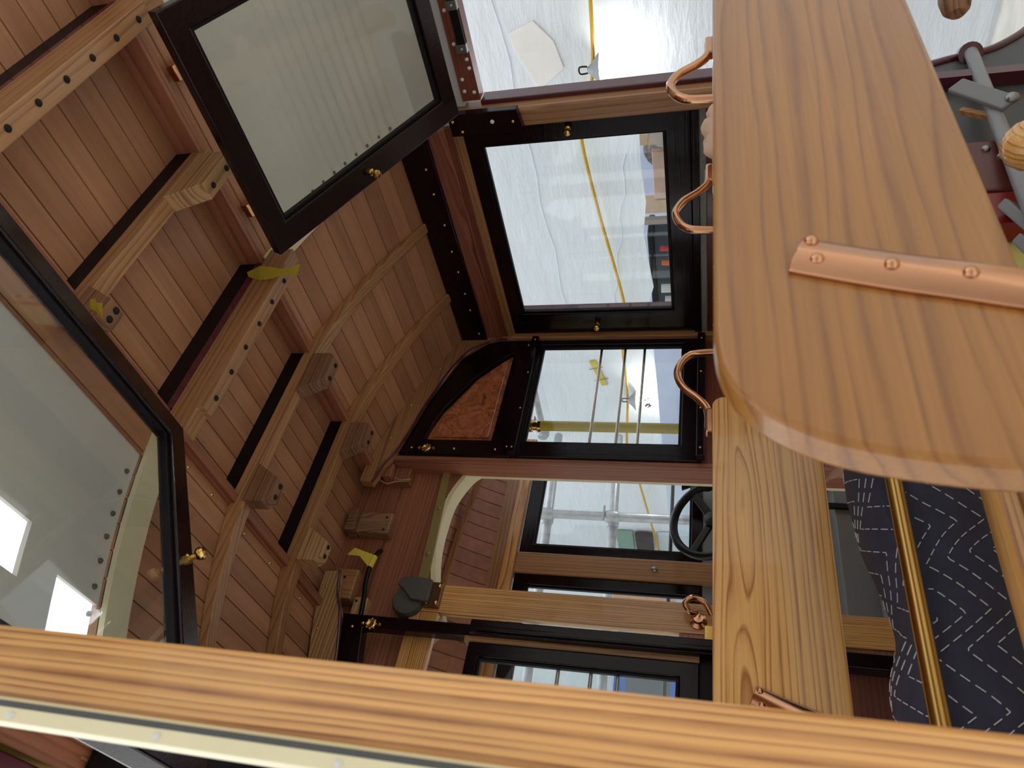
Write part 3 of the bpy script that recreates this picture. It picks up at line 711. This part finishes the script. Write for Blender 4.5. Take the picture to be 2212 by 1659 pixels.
struct('wall_left.002', box(BM(), .222, .262, 1.035, 1.93, -.80, .058), mahlight('Y'), label='lower side panel of the near wall')

# ------------------------------------------------------------------ cross seats
def backboard(x0, x1, y, z1, z0, th, big):
    """seat back slab; the near end is cut to a soft leaning curve"""
    if big: pts = [(0, -.187), (-.001, -.15), (.003, -.11), (.010, -.075), (.020, -.050), (.034, -.029), (.054, -.012), (.078, -.003), (.105, 0)]
    else: pts = [(0, -.18), (0, -.03), (.006, -.012), (.02, -.002), (.035, 0)]
    pts = [(x0+a, z1+b) for a, b in smooth2(pts)]
    for k in range(9):
        a = math.radians(90-90*k/8); pts.append((x1-.022+.022*math.cos(a), z1-.022+.022*math.sin(a)))
    pts += [(x1, z0), (x0+.004, z0)]
    return prism(BM(), pts, 'Y', y, y+th)
def smooth2(p): return [(q.x, q.z) for q in smooth_path([(a, 0, b) for a, b in p], 4)]
def grab(bm, x, y, z, s, h=.062, w=.11):
    """loop handle: foot plate at x, loop over the board towards x+s*w"""
    P = [(x-s*.045, y, z+.006), (x, y, z+.008), (x+s*.03, y, z+.026), (x+s*.06, y, z+.055), (x+s*.095, y, z+h+.006), (x+s*.13, y, z+h-.002), (x+s*.152, y, z+.04), (x+s*.158, y, z+.004), (x+s*.158, y, z-.04)]
    return tube(bm, smooth_path(P, 6), .0078, 12)
def seat(x0, x1, y, label, handle=None, rl=.03, arm=None, low=True, big=False, grp='cross seats'):
    t = thing('cross_seat', label, 'seat', ((x0+x1)/2, y, -.80), grp)
    obj('seat_back', backboard(x0, x1, y, -.001, -.188, .026, big), slabwood('X') if big else fir('X'), t, .011 if big else .006, smooth=True)
    if handle:
        obj('grab_handle', grab(BM(), handle[0], y+.013, 0, handle[1]), COPPER, t, smooth=True, label='polished bronze grab loop')
        fp = obj('foot_plate', box(BM(), min(handle[0]-handle[1]*.06, handle[0]), max(handle[0]-handle[1]*.06, handle[0]), y+.004, y+.022, -.004, .012), COPPER, t, .004)
    for xa in (arm or ()):
        bm = BM(); secs = []
        path = smooth_path([(xa, y, -.056), (xa-.011, y, -.086), (xa-.022, y, -.118), (xa-.032, y, -.152), (xa-.043, y, -.188), (xa-.06, y, -.26), (xa-.07, y, -.33)], 5)
        for k, p in enumerate(path):
            d = (path[min(k+1, len(path)-1)]-path[max(k-1, 0)]).normalized(); sd = Vector((-d.z, 0, d.x)); hw = .018
            hgt = [.5, .8, 1, .95, .72, .4]
            secs.append([bm.verts.new(p+sd*(hw*c)+Vector((0, -.0095*e, 0))) for c, e in ((-1, 0), (-1, .35), (-.72, .8), (0, 1.0), (.72, .8), (1, .35), (1, 0))])
        for a, b in zip(secs, secs[1:]):
            for q in range(6): bm.faces.new((a[q], a[q+1], b[q+1], b[q]))
        bm.faces.new(secs[0]); bm.faces.new(secs[-1][::-1])
        obj('back_arm', bm, COPPER, t, .001, smooth=True, label='polished bronze flip arm with screws')
        screws(t, [(xa+.008, y-.0075, -.066), (xa-.012, y-.0075, -.068), (xa-.022, y-.0090, -.112), (xa-.033, y-.0090, -.155)], (0, -1, 0), COPPER, .0048)
    for xa in ((.285, .365) if big else (.33,) if x0 < 1 else ()):
        obj('leg', box(BM(), xa-.015, xa+.015, y+.004, y+.022, -.80, -.17), GREYD, t, .004)
    if low:
        obj('seat_rail', box(BM(), x0, x1, y-.10, y-.065, -.42, -.38), fir('X'), t, .004)
        for xa in (x0+.12, x1-.1):
            obj('leg', box(BM(), xa-.02, xa+.02, y-.09, y-.03, -.80, -.38), GREYD, t, .006)
    return t
seat(.259, 1.05, .345, 'nearest cross seat, big rounded varnished seat back with bronze arm', None, .038, (.432,), low=False, big=True)
seat(.30, .985, 1.12, 'second cross seat on the near side, varnished back board with grab loop', (.962, 1), .03, (.415,), low=False)
seat(1.30, 1.93, .60, 'cross seat across the aisle, hidden behind the nearest seat back', (1.345, -1), .03, low=False)
seat(1.30, 1.93, .86, 'second cross seat across the aisle with its grab loop showing', (1.345, -1), .03, low=False)

t2 = thing('foot_rail', 'square brass rail in front of the navy quilt', 'rail', (.64, .93, -.8))
RAILB = plain('aged_brass', (176, 140, 78), .22, 1)
obj('rail', tube(BM(), [(.262, .862, -.227), (.99, .862, -.227)], .0105, 20), RAILB, t2, smooth=True)
obj('support', box(BM(), .965, .985, .855, .869, -.80, -.227), RAILB, t2)
obj('support', box(BM(), .262, .28, .855, .869, -.80, -.227), RAILB, t2)
t2 = thing('seat_bench', 'varnished fir seat rail in front of the navy quilt', 'bench', (.64, .80, -.8))
obj('front_rail', box(BM(), .30, .90, .755, .795, -.335, -.295), fir('X'), t2, .006)
obj('moulding', box(BM(), .30, .90, .748, .757, -.34, -.318), tan('X'), t2, .003)
obj('lower_rail', box(BM(), .30, .90, .70, .745, -.37, -.34), fir('X'), t2, .004)
for x in (.33, .86): obj('leg', box(BM(), x-.02, x+.02, .757, .79, -.80, -.33), fir('Z'), t2, .003)
# quilt: a folded moving blanket over the cushion
import mathutils
NX, NY = 70, 40
def quilt_p(i, j):
    u, v = i/NX, j/NY
    x = .30+.70*u
    top = -.205-.010*math.sin(u*5.1+1.2)-.022*math.exp(-((u-.27)/.09)**2)
    if v < .55:
        w = v/.55; y = .888-.012*math.sin(math.pi*w); z = -.362+(top-.018+.362)*w
    else:
        w = (v-.55)/.45; y = .888+.165*w; z = top-.018*(1-math.sin(math.pi*min(1, .18+.7*w)))
        if w > .9: z -= (w-.9)*.4
    q = Vector((x*14, y*14, z*14)); n = .005*mathutils.noise.noise(q)+.010*mathutils.noise.noise(q*.4+Vector((0, 0, 3)))
    return Vector((x, y-abs(n)*(1 if v < .55 else 0), z+n))
t2 = thing('moving_blanket', 'navy quilted moving blanket with white zigzag stitching over the seat', 'blanket', (.65, .93, -.33))
bm = BM(); g = [[bm.verts.new(quilt_p(i, j)) for j in range(NY+1)] for i in range(NX+1)]
low = [[bm.verts.new((.30+.70*i/NX, .888+.165*j/NY, -.372)) for j in (0, NY)] for i in range(NX+1)]
for i in range(NX):
    for j in range(NY): bm.faces.new((g[i][j], g[i+1][j], g[i+1][j+1], g[i][j+1]))
    bm.faces.new((g[i][0], low[i][0], low[i+1][0], g[i+1][0])); bm.faces.new((g[i][NY], g[i+1][NY], low[i+1][1], low[i][1]))
    bm.faces.new((low[i][0], low[i][1], low[i+1][1], low[i+1][0]))
bm.faces.new([g[0][j] for j in range(NY+1)]+[low[0][1], low[0][0]]); bm.faces.new([g[NX][j] for j in range(NY+1)]+[low[NX][1], low[NX][0]])
obj('blanket', bm, QUILT, t2, smooth=True)
bm = BM()
for k in range(-4, 12):
    n = 190
    for q in range(n):
        if q % 3 == 2: continue
        def pos(u):
            ph = u/.082+.12*k; tri = abs((ph % 2)-1)
            return u, .125*k+.26*tri-.1
        a, b = pos(q/n), pos((q+.95)/n)
        if not (.01 < a[1] < .99 and .01 < b[1] < .99 and b[0] < 1): continue
        P = [quilt_p(p[0]*NX, p[1]*NY)+Vector((0, -.0012, .0008)) for p in (a, b)]
        tube(bm, P, .0005, 4)
obj('stitching', bm, THREAD, t2, label='white dashed zigzag stitching')
tag(obj('folded_paper', ribbon([(1.20, 1.70, -.28), (1.225, 1.70, -.30), (1.235, 1.69, -.33), (1.22, 1.68, -.355)], [.05, .06, .07, .06], [unit((0, 1, .2)), unit((.2, 1, 0)), unit((0, 1, .3)), unit((.1, 1, 0))]), PAPER), 'scrap of folded pink paper hanging beside the door jamb', 'paper')
# peach cloth on the far seat back
bm = BM()
for k, (x, y, z, r) in enumerate(((1.42, .80, -.005, .022), (1.41, .825, -.008, .022), (1.43, .775, -.01, .018), (1.40, .85, -.02, .016))):
    s = bmesh.ops.create_uvsphere(bm, u_segments=20, v_segments=12, radius=1)
    for v in s['verts']:
        nn = mathutils.noise.noise(v.co*1.7+Vector((k*5, 0, 0)))
        v.co = Vector((x, y, z))+Vector((v.co.x*r*.8, v.co.y*r*1.5, v.co.z*r*1.15))*(1+.25*nn)
tag(obj('crumpled_cloth', bm, PAPER, None, smooth=True), 'crumpled peach cloth on the seat back across the aisle', 'cloth')

# ------------------------------------------------------------------ low gear at the far side of the open bay
t = thing('side_apron', 'maroon edged side apron panel with concave rim, lower right', 'panel', (1.9, 1.4, -.8))
rimc = smooth_path([(1.86, .95, -.40), (1.885, .95, -.47), (1.905, .95, -.52), (1.918, .95, -.555), (1.932, .95, -.605), (1.953, .95, -.656), (2.024, .95, -.734), (2.12, .95, -.80)], 5)
prof = [(p.x, p.z) for p in rimc]+[(2.12, -.82), (1.0, -.82), (1.0, -.40)]
obj('panel', prism(BM(), prof, 'Y', .95, .97), GREYT, t)
obj('rim', tube(BM(), rimc, .011, 10), MAROON, t, smooth=True, label='maroon painted rim')
obj('socket', lathe(BM(), (1.925, .945, -.592), (-.85, -.5, .1), [(-.02, .02), (.0, .026), (.03, .026), (.031, .018)], 18), MAROON, t, smooth=True, label='maroon socket')
tag(obj('seat_lever', tube(BM(), [(1.90, .93, -.590), (1.19, .86, -.52), (.9, .83, -.49)], .0150, 14), plain('tube_grey', (132, 133, 136), .4), None, smooth=True), 'long grey tube running from the maroon socket', 'tube')
t = thing('seat_linkage', 'dark grey seat linkage arm with a bolt at its end', 'linkage', (1.6, .86, -.56))
obj('link_arm', bar(BM(), (1.66, .88, -.50), (1.545, .87, -.575), (0, .3, 1), .012, .04), GREYD, t, .004)
screws(t, [(1.555, .862, -.578)], (0, -1, 0), STEEL, .013, 'bolt')
tag(obj('maroon_bar', bar(BM(), (1.78, .93, -.48), (1.78, .93, -.80), (1, 0, 0), .03, .03), MAROON, None), 'dark maroon bar behind the grey tube, lower right', 'bar')
tag(obj('linkage_bar', bar(BM(), (1.59, .90, -.50), (1.555, .90, -.55), (1, 0, 0), .01, .016), tan('Z'), None), 'short tan wooden bar under the linkage arm', 'bar')
t = thing('toolbox', 'dark red metal box with round bolt heads below the grey tube', 'box', (1.35, .94, -.8))
obj('body', box(BM(), 1.30, 1.47, .90, .945, -.80, -.47), plain('dark_brown_paint', (88, 34, 26), .35), t, .006)
obj('red_end', box(BM(), 1.20, 1.295, .90, .945, -.80, -.47), plain('dark_red_paint', (128, 24, 22), .35), t, .006, label='bright red end of the box')
screws(t, [(1.437, .899, -.515), (1.407, .899, -.535)], (0, -1, 0), STEEL, .008, 'bolt')
tag(obj('yellow_sheet', box(BM(), .95, 1.30, .948, .95, -.80, -.47), plain('yellow_paper', (226, 220, 140), .7)), 'pale yellow sheet behind the grey brackets', 'sheet')
for i, (a, b) in enumerate((((1.23, .885, -.50), (1.10, .87, -.53)), ((1.13, .885, -.50), (1.02, .87, -.52)))):
    tag(obj('grey_bracket', bar(BM(), a, b, (1, 0, .4), .02, .032), GREYD, None, .004), ['upper grey steel bracket in front of the yellow sheet', 'lower grey steel bracket in front of the yellow sheet'][i], 'bracket', 'grey steel brackets')
def knob_turned(c, label, ax):
    tag(obj('turned_grip', lathe(BM(), c, ax, [(0, .012), (.01, .02), (.03, .024), (.06, .022), (.09, .016), (.12, .014)], 20), brown('X'), None, smooth=True), label, 'handle', 'turned wooden handles')
knob_turned((1.31, .575, -.372), 'turned wooden handle against the white sheeting, lower right', (.9, -.4, 0))
tag(obj('turned_grip', lathe(BM(), (1.19, .75, -.45), (.1, -.1, -1), [(0, .012), (.008, .026), (.025, .038), (.045, .042), (.065, .038), (.085, .024), (.10, .018), (.35, .018)], 24), fir('Z'), None, smooth=True), 'round turned wooden knob beside the grey tube, lower right', 'handle', 'turned wooden handles')

# ------------------------------------------------------------------ the shop around the car
ground = struct('floor.001', box(BM(), -3, 8, -3, 8, -1.145, -1.125), plain('bounce_ground', (226, 224, 216), .8, nz=.1), label='shop floor')  # whitened to bounce light through the windows to the ceiling
XS = 3.4
def sheetwall(poly, axis, a, th, name, label=None, n=1):
    return struct(name, prism(BM(), poly, axis, a, a+th), SHEET, label=label)
lowedge = [(-2, -1.1), (1.70, -1.1), (1.80, .345), (2.09, .349), (2.3, .338), (2.49, .362), (2.68, .35), (2.89, .331), (3.03, .372), (3.25, .36), (6.2, .34), (6.2, 1.7), (-2, 1.7)]
sheetwall(lowedge, 'X', XS, .01, 'wall_right.002', 'white plastic sheeting of the shop, beyond the side windows')
struct('wall_right.003', box(BM(), 4.5, 4.52, -2, 6.2, -1.1, 1.5), plain('blue_white_cloth', (214, 220, 240), .7, bmp=.4, nscale=3))
sheetwall([(-3, -1.1), (8, -1.1), (8, 3.2), (-3, 3.2)], 'Y', 6.0, .01, 'wall_back', 'white plastic sheeting of the shop, beyond the windscreen')
# patch and folds on the sheet
bm = BM(); pt = [(1.30, .78), (1.34, .90), (1.42, .885), (1.62, .80), (1.53, .67), (1.40, .70)]
prism(bm, pt, 'X', XS-.007, XS-.0005)
tag(obj('plastic_patch', bm, plain('white_plastic_flap', (244, 244, 242), .35, bmp=.5, nscale=7)), 'loose patch flap on the white plastic sheeting', 'plastic sheet')
for i, (ya, za, yb, zb) in enumerate(((1.0, .95, 3.2, .86), (2.0, .42, 3.1, .58))):
    P = [(XS-.004, ya+(yb-ya)*k/14, za+(zb-za)*k/14+.012*math.sin(k*1.7)) for k in range(15)]
    tag(obj('plastic_fold', tube(BM(), P, .0022, 6), SHEET, None, smooth=True), ['long upper fold in the white plastic sheeting', 'lower torn fold in the sheeting beyond the closed sash'][i], 'fold', 'folds in the sheeting')
# yellow festoon cord and lamps
P = smooth_path([(XS-.06, .4, .47), (XS-.06, 1.224, .503), (XS-.06, 1.527, .528), (XS-.06, 1.70, .575), (XS-.06, 1.843, .623), (XS-.06, 2.3, .585), (XS-.06, 2.99, .503), (XS-.06, 3.35, .545), (XS-.06, 3.79, .552), (XS-.06, 4.44, .605), (XS-.06, 4.70, .555), (XS-.06, 5.87, .44)], 8)
tag(obj('light_cord', tube(BM(), P, .009, 8), CORD, None, smooth=True), 'yellow festoon cord along the white sheeting', 'cord')
def lamp(p, d, label, power):
    t = thing('work_lamp', label, 'lamp', p, 'festoon work lamps')
    bm = lathe(BM(), (p[0], p[1], p[2]+.05), (0, 0, -1), [(0, .012), (.01, .02), (.035, .045), (.06, .075), (.062, .078), (.058, .07), (.03, .04), (.012, .01)], 24)
    obj('shade', bm, plain('lamp_shade', (150, 152, 156), .4, .3), t, smooth=True)
    obj('hanger', tube(BM(), smooth_path([(p[0], p[1]-.015, p[2]+.05), (p[0], p[1]-.015, p[2]+.085), (p[0], p[1]+.015, p[2]+.085), (p[0], p[1]+.015, p[2]+.05)], 4), .004, 6), BLKPL, t, smooth=True)
    m, nt, b = newmat('lamp_glow'); b.inputs['Emission Color'].default_value = (1, .97, .92, 1); b.inputs['Emission Strength'].default_value = 14
    s = bmesh.new(); bmesh.ops.create_uvsphere(s, u_segments=16, v_segments=10, radius=.035)
    for v in s.verts: v.co = v.co*1.0+Vector((p[0], p[1], p[2]-.02))
    obj('bulb', s, m, t, smooth=True)
    l = bpy.data.lights.new('lamp_light', 'POINT'); l.energy = power; l.color = (1, .97, .93); l.shadow_soft_size = .05
    o = bpy.data.objects.new('lamp_light', l); C.objects.link(o); o.parent = t; o.location = (0, 0, -.09)
lamp((XS-.10, 1.508, .495), (0, 0, -1), 'work lamp hanging on the yellow cord beyond the open window', 1.3)
lamp((3.31, 3.80, .50), (0, 0, -1), 'work lamp glowing behind the guard bars of the bulkhead window', 3)
t = thing('taped_note', 'strip of yellow tape held by two nails on the far sheeting', 'tape', (3.39, 3.6, .73))
obj('tape', bar(BM(), (3.392, 3.50, .765), (3.392, 3.74, .705), (1, 0, 0), .042, .004), TAPE, t)
for (y, z) in ((3.57, .748), (3.68, .72)): obj('nail', tube(BM(), [(3.388, y+.01, z+.045), (3.388, y-.01, z-.045)], .004, 6), STEEL, t)
bm = BM()
for (a, b) in (((3.90, .455), (3.90, .435)), ((3.885, .43), (3.88, .412)), ((3.955, .45), (3.945, .42)), ((3.97, .445), (3.935, .43)), ((3.975, .43), (3.95, .405)), ((3.94, .44), (3.955, .41)), ((3.93, .42), (3.965, .415))):
    tube(bm, [(3.397, a[0], a[1]), (3.397, b[0], b[1])], .0035, 5)
tag(obj('pen_marks', bm, BLKPL), 'small black pen scribbles on the sheeting beside the lamp', 'marks')
# grab pole wrapped in yellow paper just outside the bulkhead window
t = thing('wrapped_pole', 'grab pole wrapped in yellow paper with a brass collar', 'pole', (1.68, 2.1, -.6))
obj('pole', tube(BM(), [(1.690, 2.1, -.60), (1.700, 2.1, .62)], .019, 16), TAPE, t, smooth=True)
obj('collar', lathe(BM(), (1.700, 2.1, .615), (0, 0, 1), [(0, .022), (.012, .022), (.016, .017), (.03, .017), (.034, .024), (.045, .024), (.1, .02), (.34, .018)], 18), BRASS, t, smooth=True)
# scaffold
def pipe(p, q, label, r=.04):
    return tag(obj('scaffold_pipe', tube(BM(), [p, q], r, 16), GALV, None, smooth=True), label, 'pipe', 'galvanised scaffold pipes')
pipe((2.64, 4.2, -1.12), (2.64, 4.2, 2.6), 'upright scaffold pipe behind the windscreen', .03)
pipe((3.36, 4.26, 1.10), (1.2, 4.26, 1.03), 'upper level scaffold pipe behind the windscreen', .03)
pipe((3.36, 4.26, .655), (1.2, 4.26, .595), 'lower level scaffold pipe behind the windscreen', .03)
pipe((3.33, 3.60, 1.19), (3.12, 3.95, 1.13), 'slanting scaffold brace seen through the barred window', .026)
def coupler(p, label):
    t = thing('pipe_coupler', label, 'coupler', p, 'scaffold couplers')
    x, y, z = p
    obj('clamp', lathe(BM(), (x, y, z-.045), (0, 0, 1), [(0, .034), (.015, .042), (.075, .042), (.09, .034)], 16), GALV, t, smooth=True)
    obj('half_clamp', lathe(BM(), (x-.045, y+.06, z), (1, 0, 0), [(0, .034), (.02, .042), (.07, .042), (.09, .034)], 16), GALV, t, smooth=True)
    obj('bolt', tube(BM(), [(x+.055, y-.04, z+.05), (x-.055, y-.04, z+.05)], .008, 8), STEEL, t, smooth=True)
coupler((2.64, 4.2, 1.078), 'upper scaffold coupler on the upright pipe')
coupler((2.64, 4.2, .635), 'lower scaffold coupler on the upright pipe')
coupler((3.15, 3.90, 1.135), 'scaffold coupler behind the barred window')

# things at the far end seen low through the windscreen
t = thing('site_door', 'pale blue door in the far sheeting', 'door', (3.38, 5.8, -1.1))
obj('leaf', box(BM(), 3.365, 3.395, 5.6, 5.98, -1.12, .445), plain('pale_blue_paint', (206, 220, 232), .5), t, .005)
obj('handle', lathe(BM(), (3.365, 5.66, .1), (-1, 0, 0), [(0, .02), (.02, .02), (.03, .035), (.05, .03), (.055, 0)], 14), STEEL, t, smooth=True)
tag(obj('green_board', box(BM(), 3.37, 3.39, 5.60, 5.93, .66, .80), plain('sea_green_paint', (136, 172, 158), .6)), 'sea green board fixed on the far sheeting', 'board')
tag(obj('dark_poster', box(BM(), 3.36, 3.38, 5.60, 5.91, .488, .637), plain('dark_photo', (58, 54, 54), .4, nz=.5, nscale=6)), 'dark picture board on the far sheeting', 'board')
for i, (x0, x1, z0, z1, m, lab) in enumerate(((2.1, 2.74, .65, .745, plain('blue_paint', (36, 110, 200), .5), 'bright blue upper rack beam far beyond the windscreen'),
        (2.1, 2.74, .24, .31, plain('blue_paint', (36, 110, 200), .5), 'lower blue rack beam far beyond the windscreen'),
        (2.1, 2.74, .311, .649, plain('slate_board', (92, 98, 104), .6), 'slate grey panel between the two blue beams'),
        (2.80, 3.05, .30, .81, plain('kraft_board', (206, 160, 130), .7), 'kraft coloured board beside the blue beams'))):
    tag(obj('rack_board', box(BM(), x0, x1, 5.88, 5.90+.0001*i, z0, z1), m), lab, 'board', 'boards at the far sheeting')
# lumber rack below the torn edge of the side sheeting
t0 = 'lumber on the rack beyond the closed sash'
def lumber(x, y0, y1, z0, z1, m, lab, dx=.12):
    tag(obj('lumber_board', box(BM(), x, x+dx, y0, y1, z0, z1), m, None, .004), lab, 'board', t0)
pk = plain('pink_lumber', (222, 182, 160), .7, nz=.1, nscale=12)
t = thing('storage_rack', 'plain grey storage rack holding lumber, mostly hidden by the sheeting', 'rack', (3.9, 2.7, -1.12))
obj('shelf', box(BM(), 3.55, 4.15, 1.8, 3.6, .07, .10), GREYD, t)
for x in (3.58, 4.12):
    for y in (1.83, 3.57): obj('leg', box(BM(), x-.02, x+.02, y-.02, y+.02, -1.125, .07), GREYD, t)
lumber(3.75, 2.215, 2.52, .10, .322, pk, 'wide pink-tan plank on edge beyond the closed sash', .04)
lumber(3.75, 2.528, 2.62, .10, .46, plain('tan_lumber', (206, 172, 128), .6, nz=.1, nscale=12), 'upright tan stud beside the pink plank', .06)
lumber(3.75, 2.105, 2.17, .10, .46, plain('tan_lumber', (206, 172, 128), .6, nz=.1, nscale=12), 'short tan stud beside the bark disc', .06)
lumber(3.75, 2.665, 2.70, .10, .46, plain('grey_stick', (150, 128, 112), .6), 'thin grey-brown stick right of the tan stud', .04)
def disc(c, r, m, lab):
    tag(obj('log_slice', lathe(BM(), c, (1, 0, 0), [(0, r*.98), (.01, r), (.05, r), (.06, r*.98)], 28), m, None, smooth=True), lab, 'log', 'log slices on the rack')
disc((3.62, 2.01, .215), .115, plain('grey_wood_end', (186, 170, 156), .7, nz=.12, nscale=14), 'pale sawn log slice at the corner of the closed sash')
disc((3.86, 2.26, .24), .14, plain('bark', (150, 142, 136), .8, nz=.5, nscale=40, bmp=.6), 'rough grey bark disc beyond the closed sash')
t = thing('black_crate', 'black storage crate beyond the closed sash', 'crate', (3.85, 3.1, .10))
obj('body', box(BM(), 3.80, 3.98, 2.81, 3.40, .10, .36), plain('grey_black_plastic', (60, 64, 68), .5), t, .01)
obj('lid', box(BM(), 3.78, 4.0, 2.795, 3.42, .345, .385), BLKPL, t, .01)
for i, (y, z, c) in enumerate(((2.84, .305, (200, 70, 76)), (2.95, .30, (226, 112, 66)))):
    tag(obj('hose_end', tube(BM(), [(3.70, y, z), (3.70, y+.015, .10)], .016, 10), plain(['red_hose', 'orange_hose'][i], c, .5), None, smooth=True), ['red hose end beside the black crate', 'orange hose end beside the black crate'][i], 'hose')
for i, y in enumerate((3.14, 3.24)):
    tag(obj('white_tube', tube(BM(), [(3.68, y, .10), (3.68, y, .31-.02*i)], .028, 12), WHITEP, None, smooth=True), ['taller white plastic tube in front of the crate', 'shorter white plastic tube in front of the crate'][i], 'tube', 'white plastic tubes')

# ------------------------------------------------------------------ light
w = bpy.data.worlds.new('shop_light'); bpy.context.scene.world = w; w.use_nodes = True; nt = w.node_tree
bg = nt.nodes['Background']; tc = nd(nt, 'ShaderNodeTexCoord')
vm = nd(nt, 'ShaderNodeVectorMath', operation='DOT_PRODUCT'); nt.links.new(tc.outputs['Generated'], vm.inputs[0])
vm.inputs[1].default_value = Vector((.5, .72, .48)).normalized()
nt.links.new(ramp(nt, mth(nt, 'ADD', mth(nt, 'MULTIPLY', vm.outputs['Value'], .5), .5), [(.05, (.20, .195, .185, 1)), (.4, (.42, .415, .40, 1)), (.85, (1.0, 1.02, 1.05, 1))]), bg.inputs['Color'])
bg.inputs['Strength'].default_value = 1.0

# ------------------------------------------------------------------ camera (held on its side)
cam = bpy.data.cameras.new('camera'); co = bpy.data.objects.new('camera', cam); C.objects.link(co)
yaw, pit = math.radians(42.3), math.radians(15.1)
Rv = Vector((math.cos(yaw), -math.sin(yaw), 0))
Fv = Vector((math.sin(yaw)*math.cos(pit), math.cos(yaw)*math.cos(pit), math.sin(pit)))
Uv = Vector((-math.sin(yaw)*math.sin(pit), -math.cos(yaw)*math.sin(pit), math.cos(pit)))
M = Matrix((-Uv, Rv, -Fv)).transposed().to_4x4(); M.translation = W((0, 0, 0)); co.matrix_world = M
cam.sensor_width = 36; cam.lens = 1600/2212*36; cam.clip_start = .02
cam.dof.use_dof = True; cam.dof.focus_distance = 2.6; cam.dof.aperture_fstop = 9.0
sc = bpy.context.scene; sc.camera = co
sc.view_settings.view_transform = 'Standard'; sc.view_settings.look = 'None'
sc.view_settings.exposure = 1.25; sc.view_settings.gamma = 1; sc.view_settings.use_curve_mapping = False
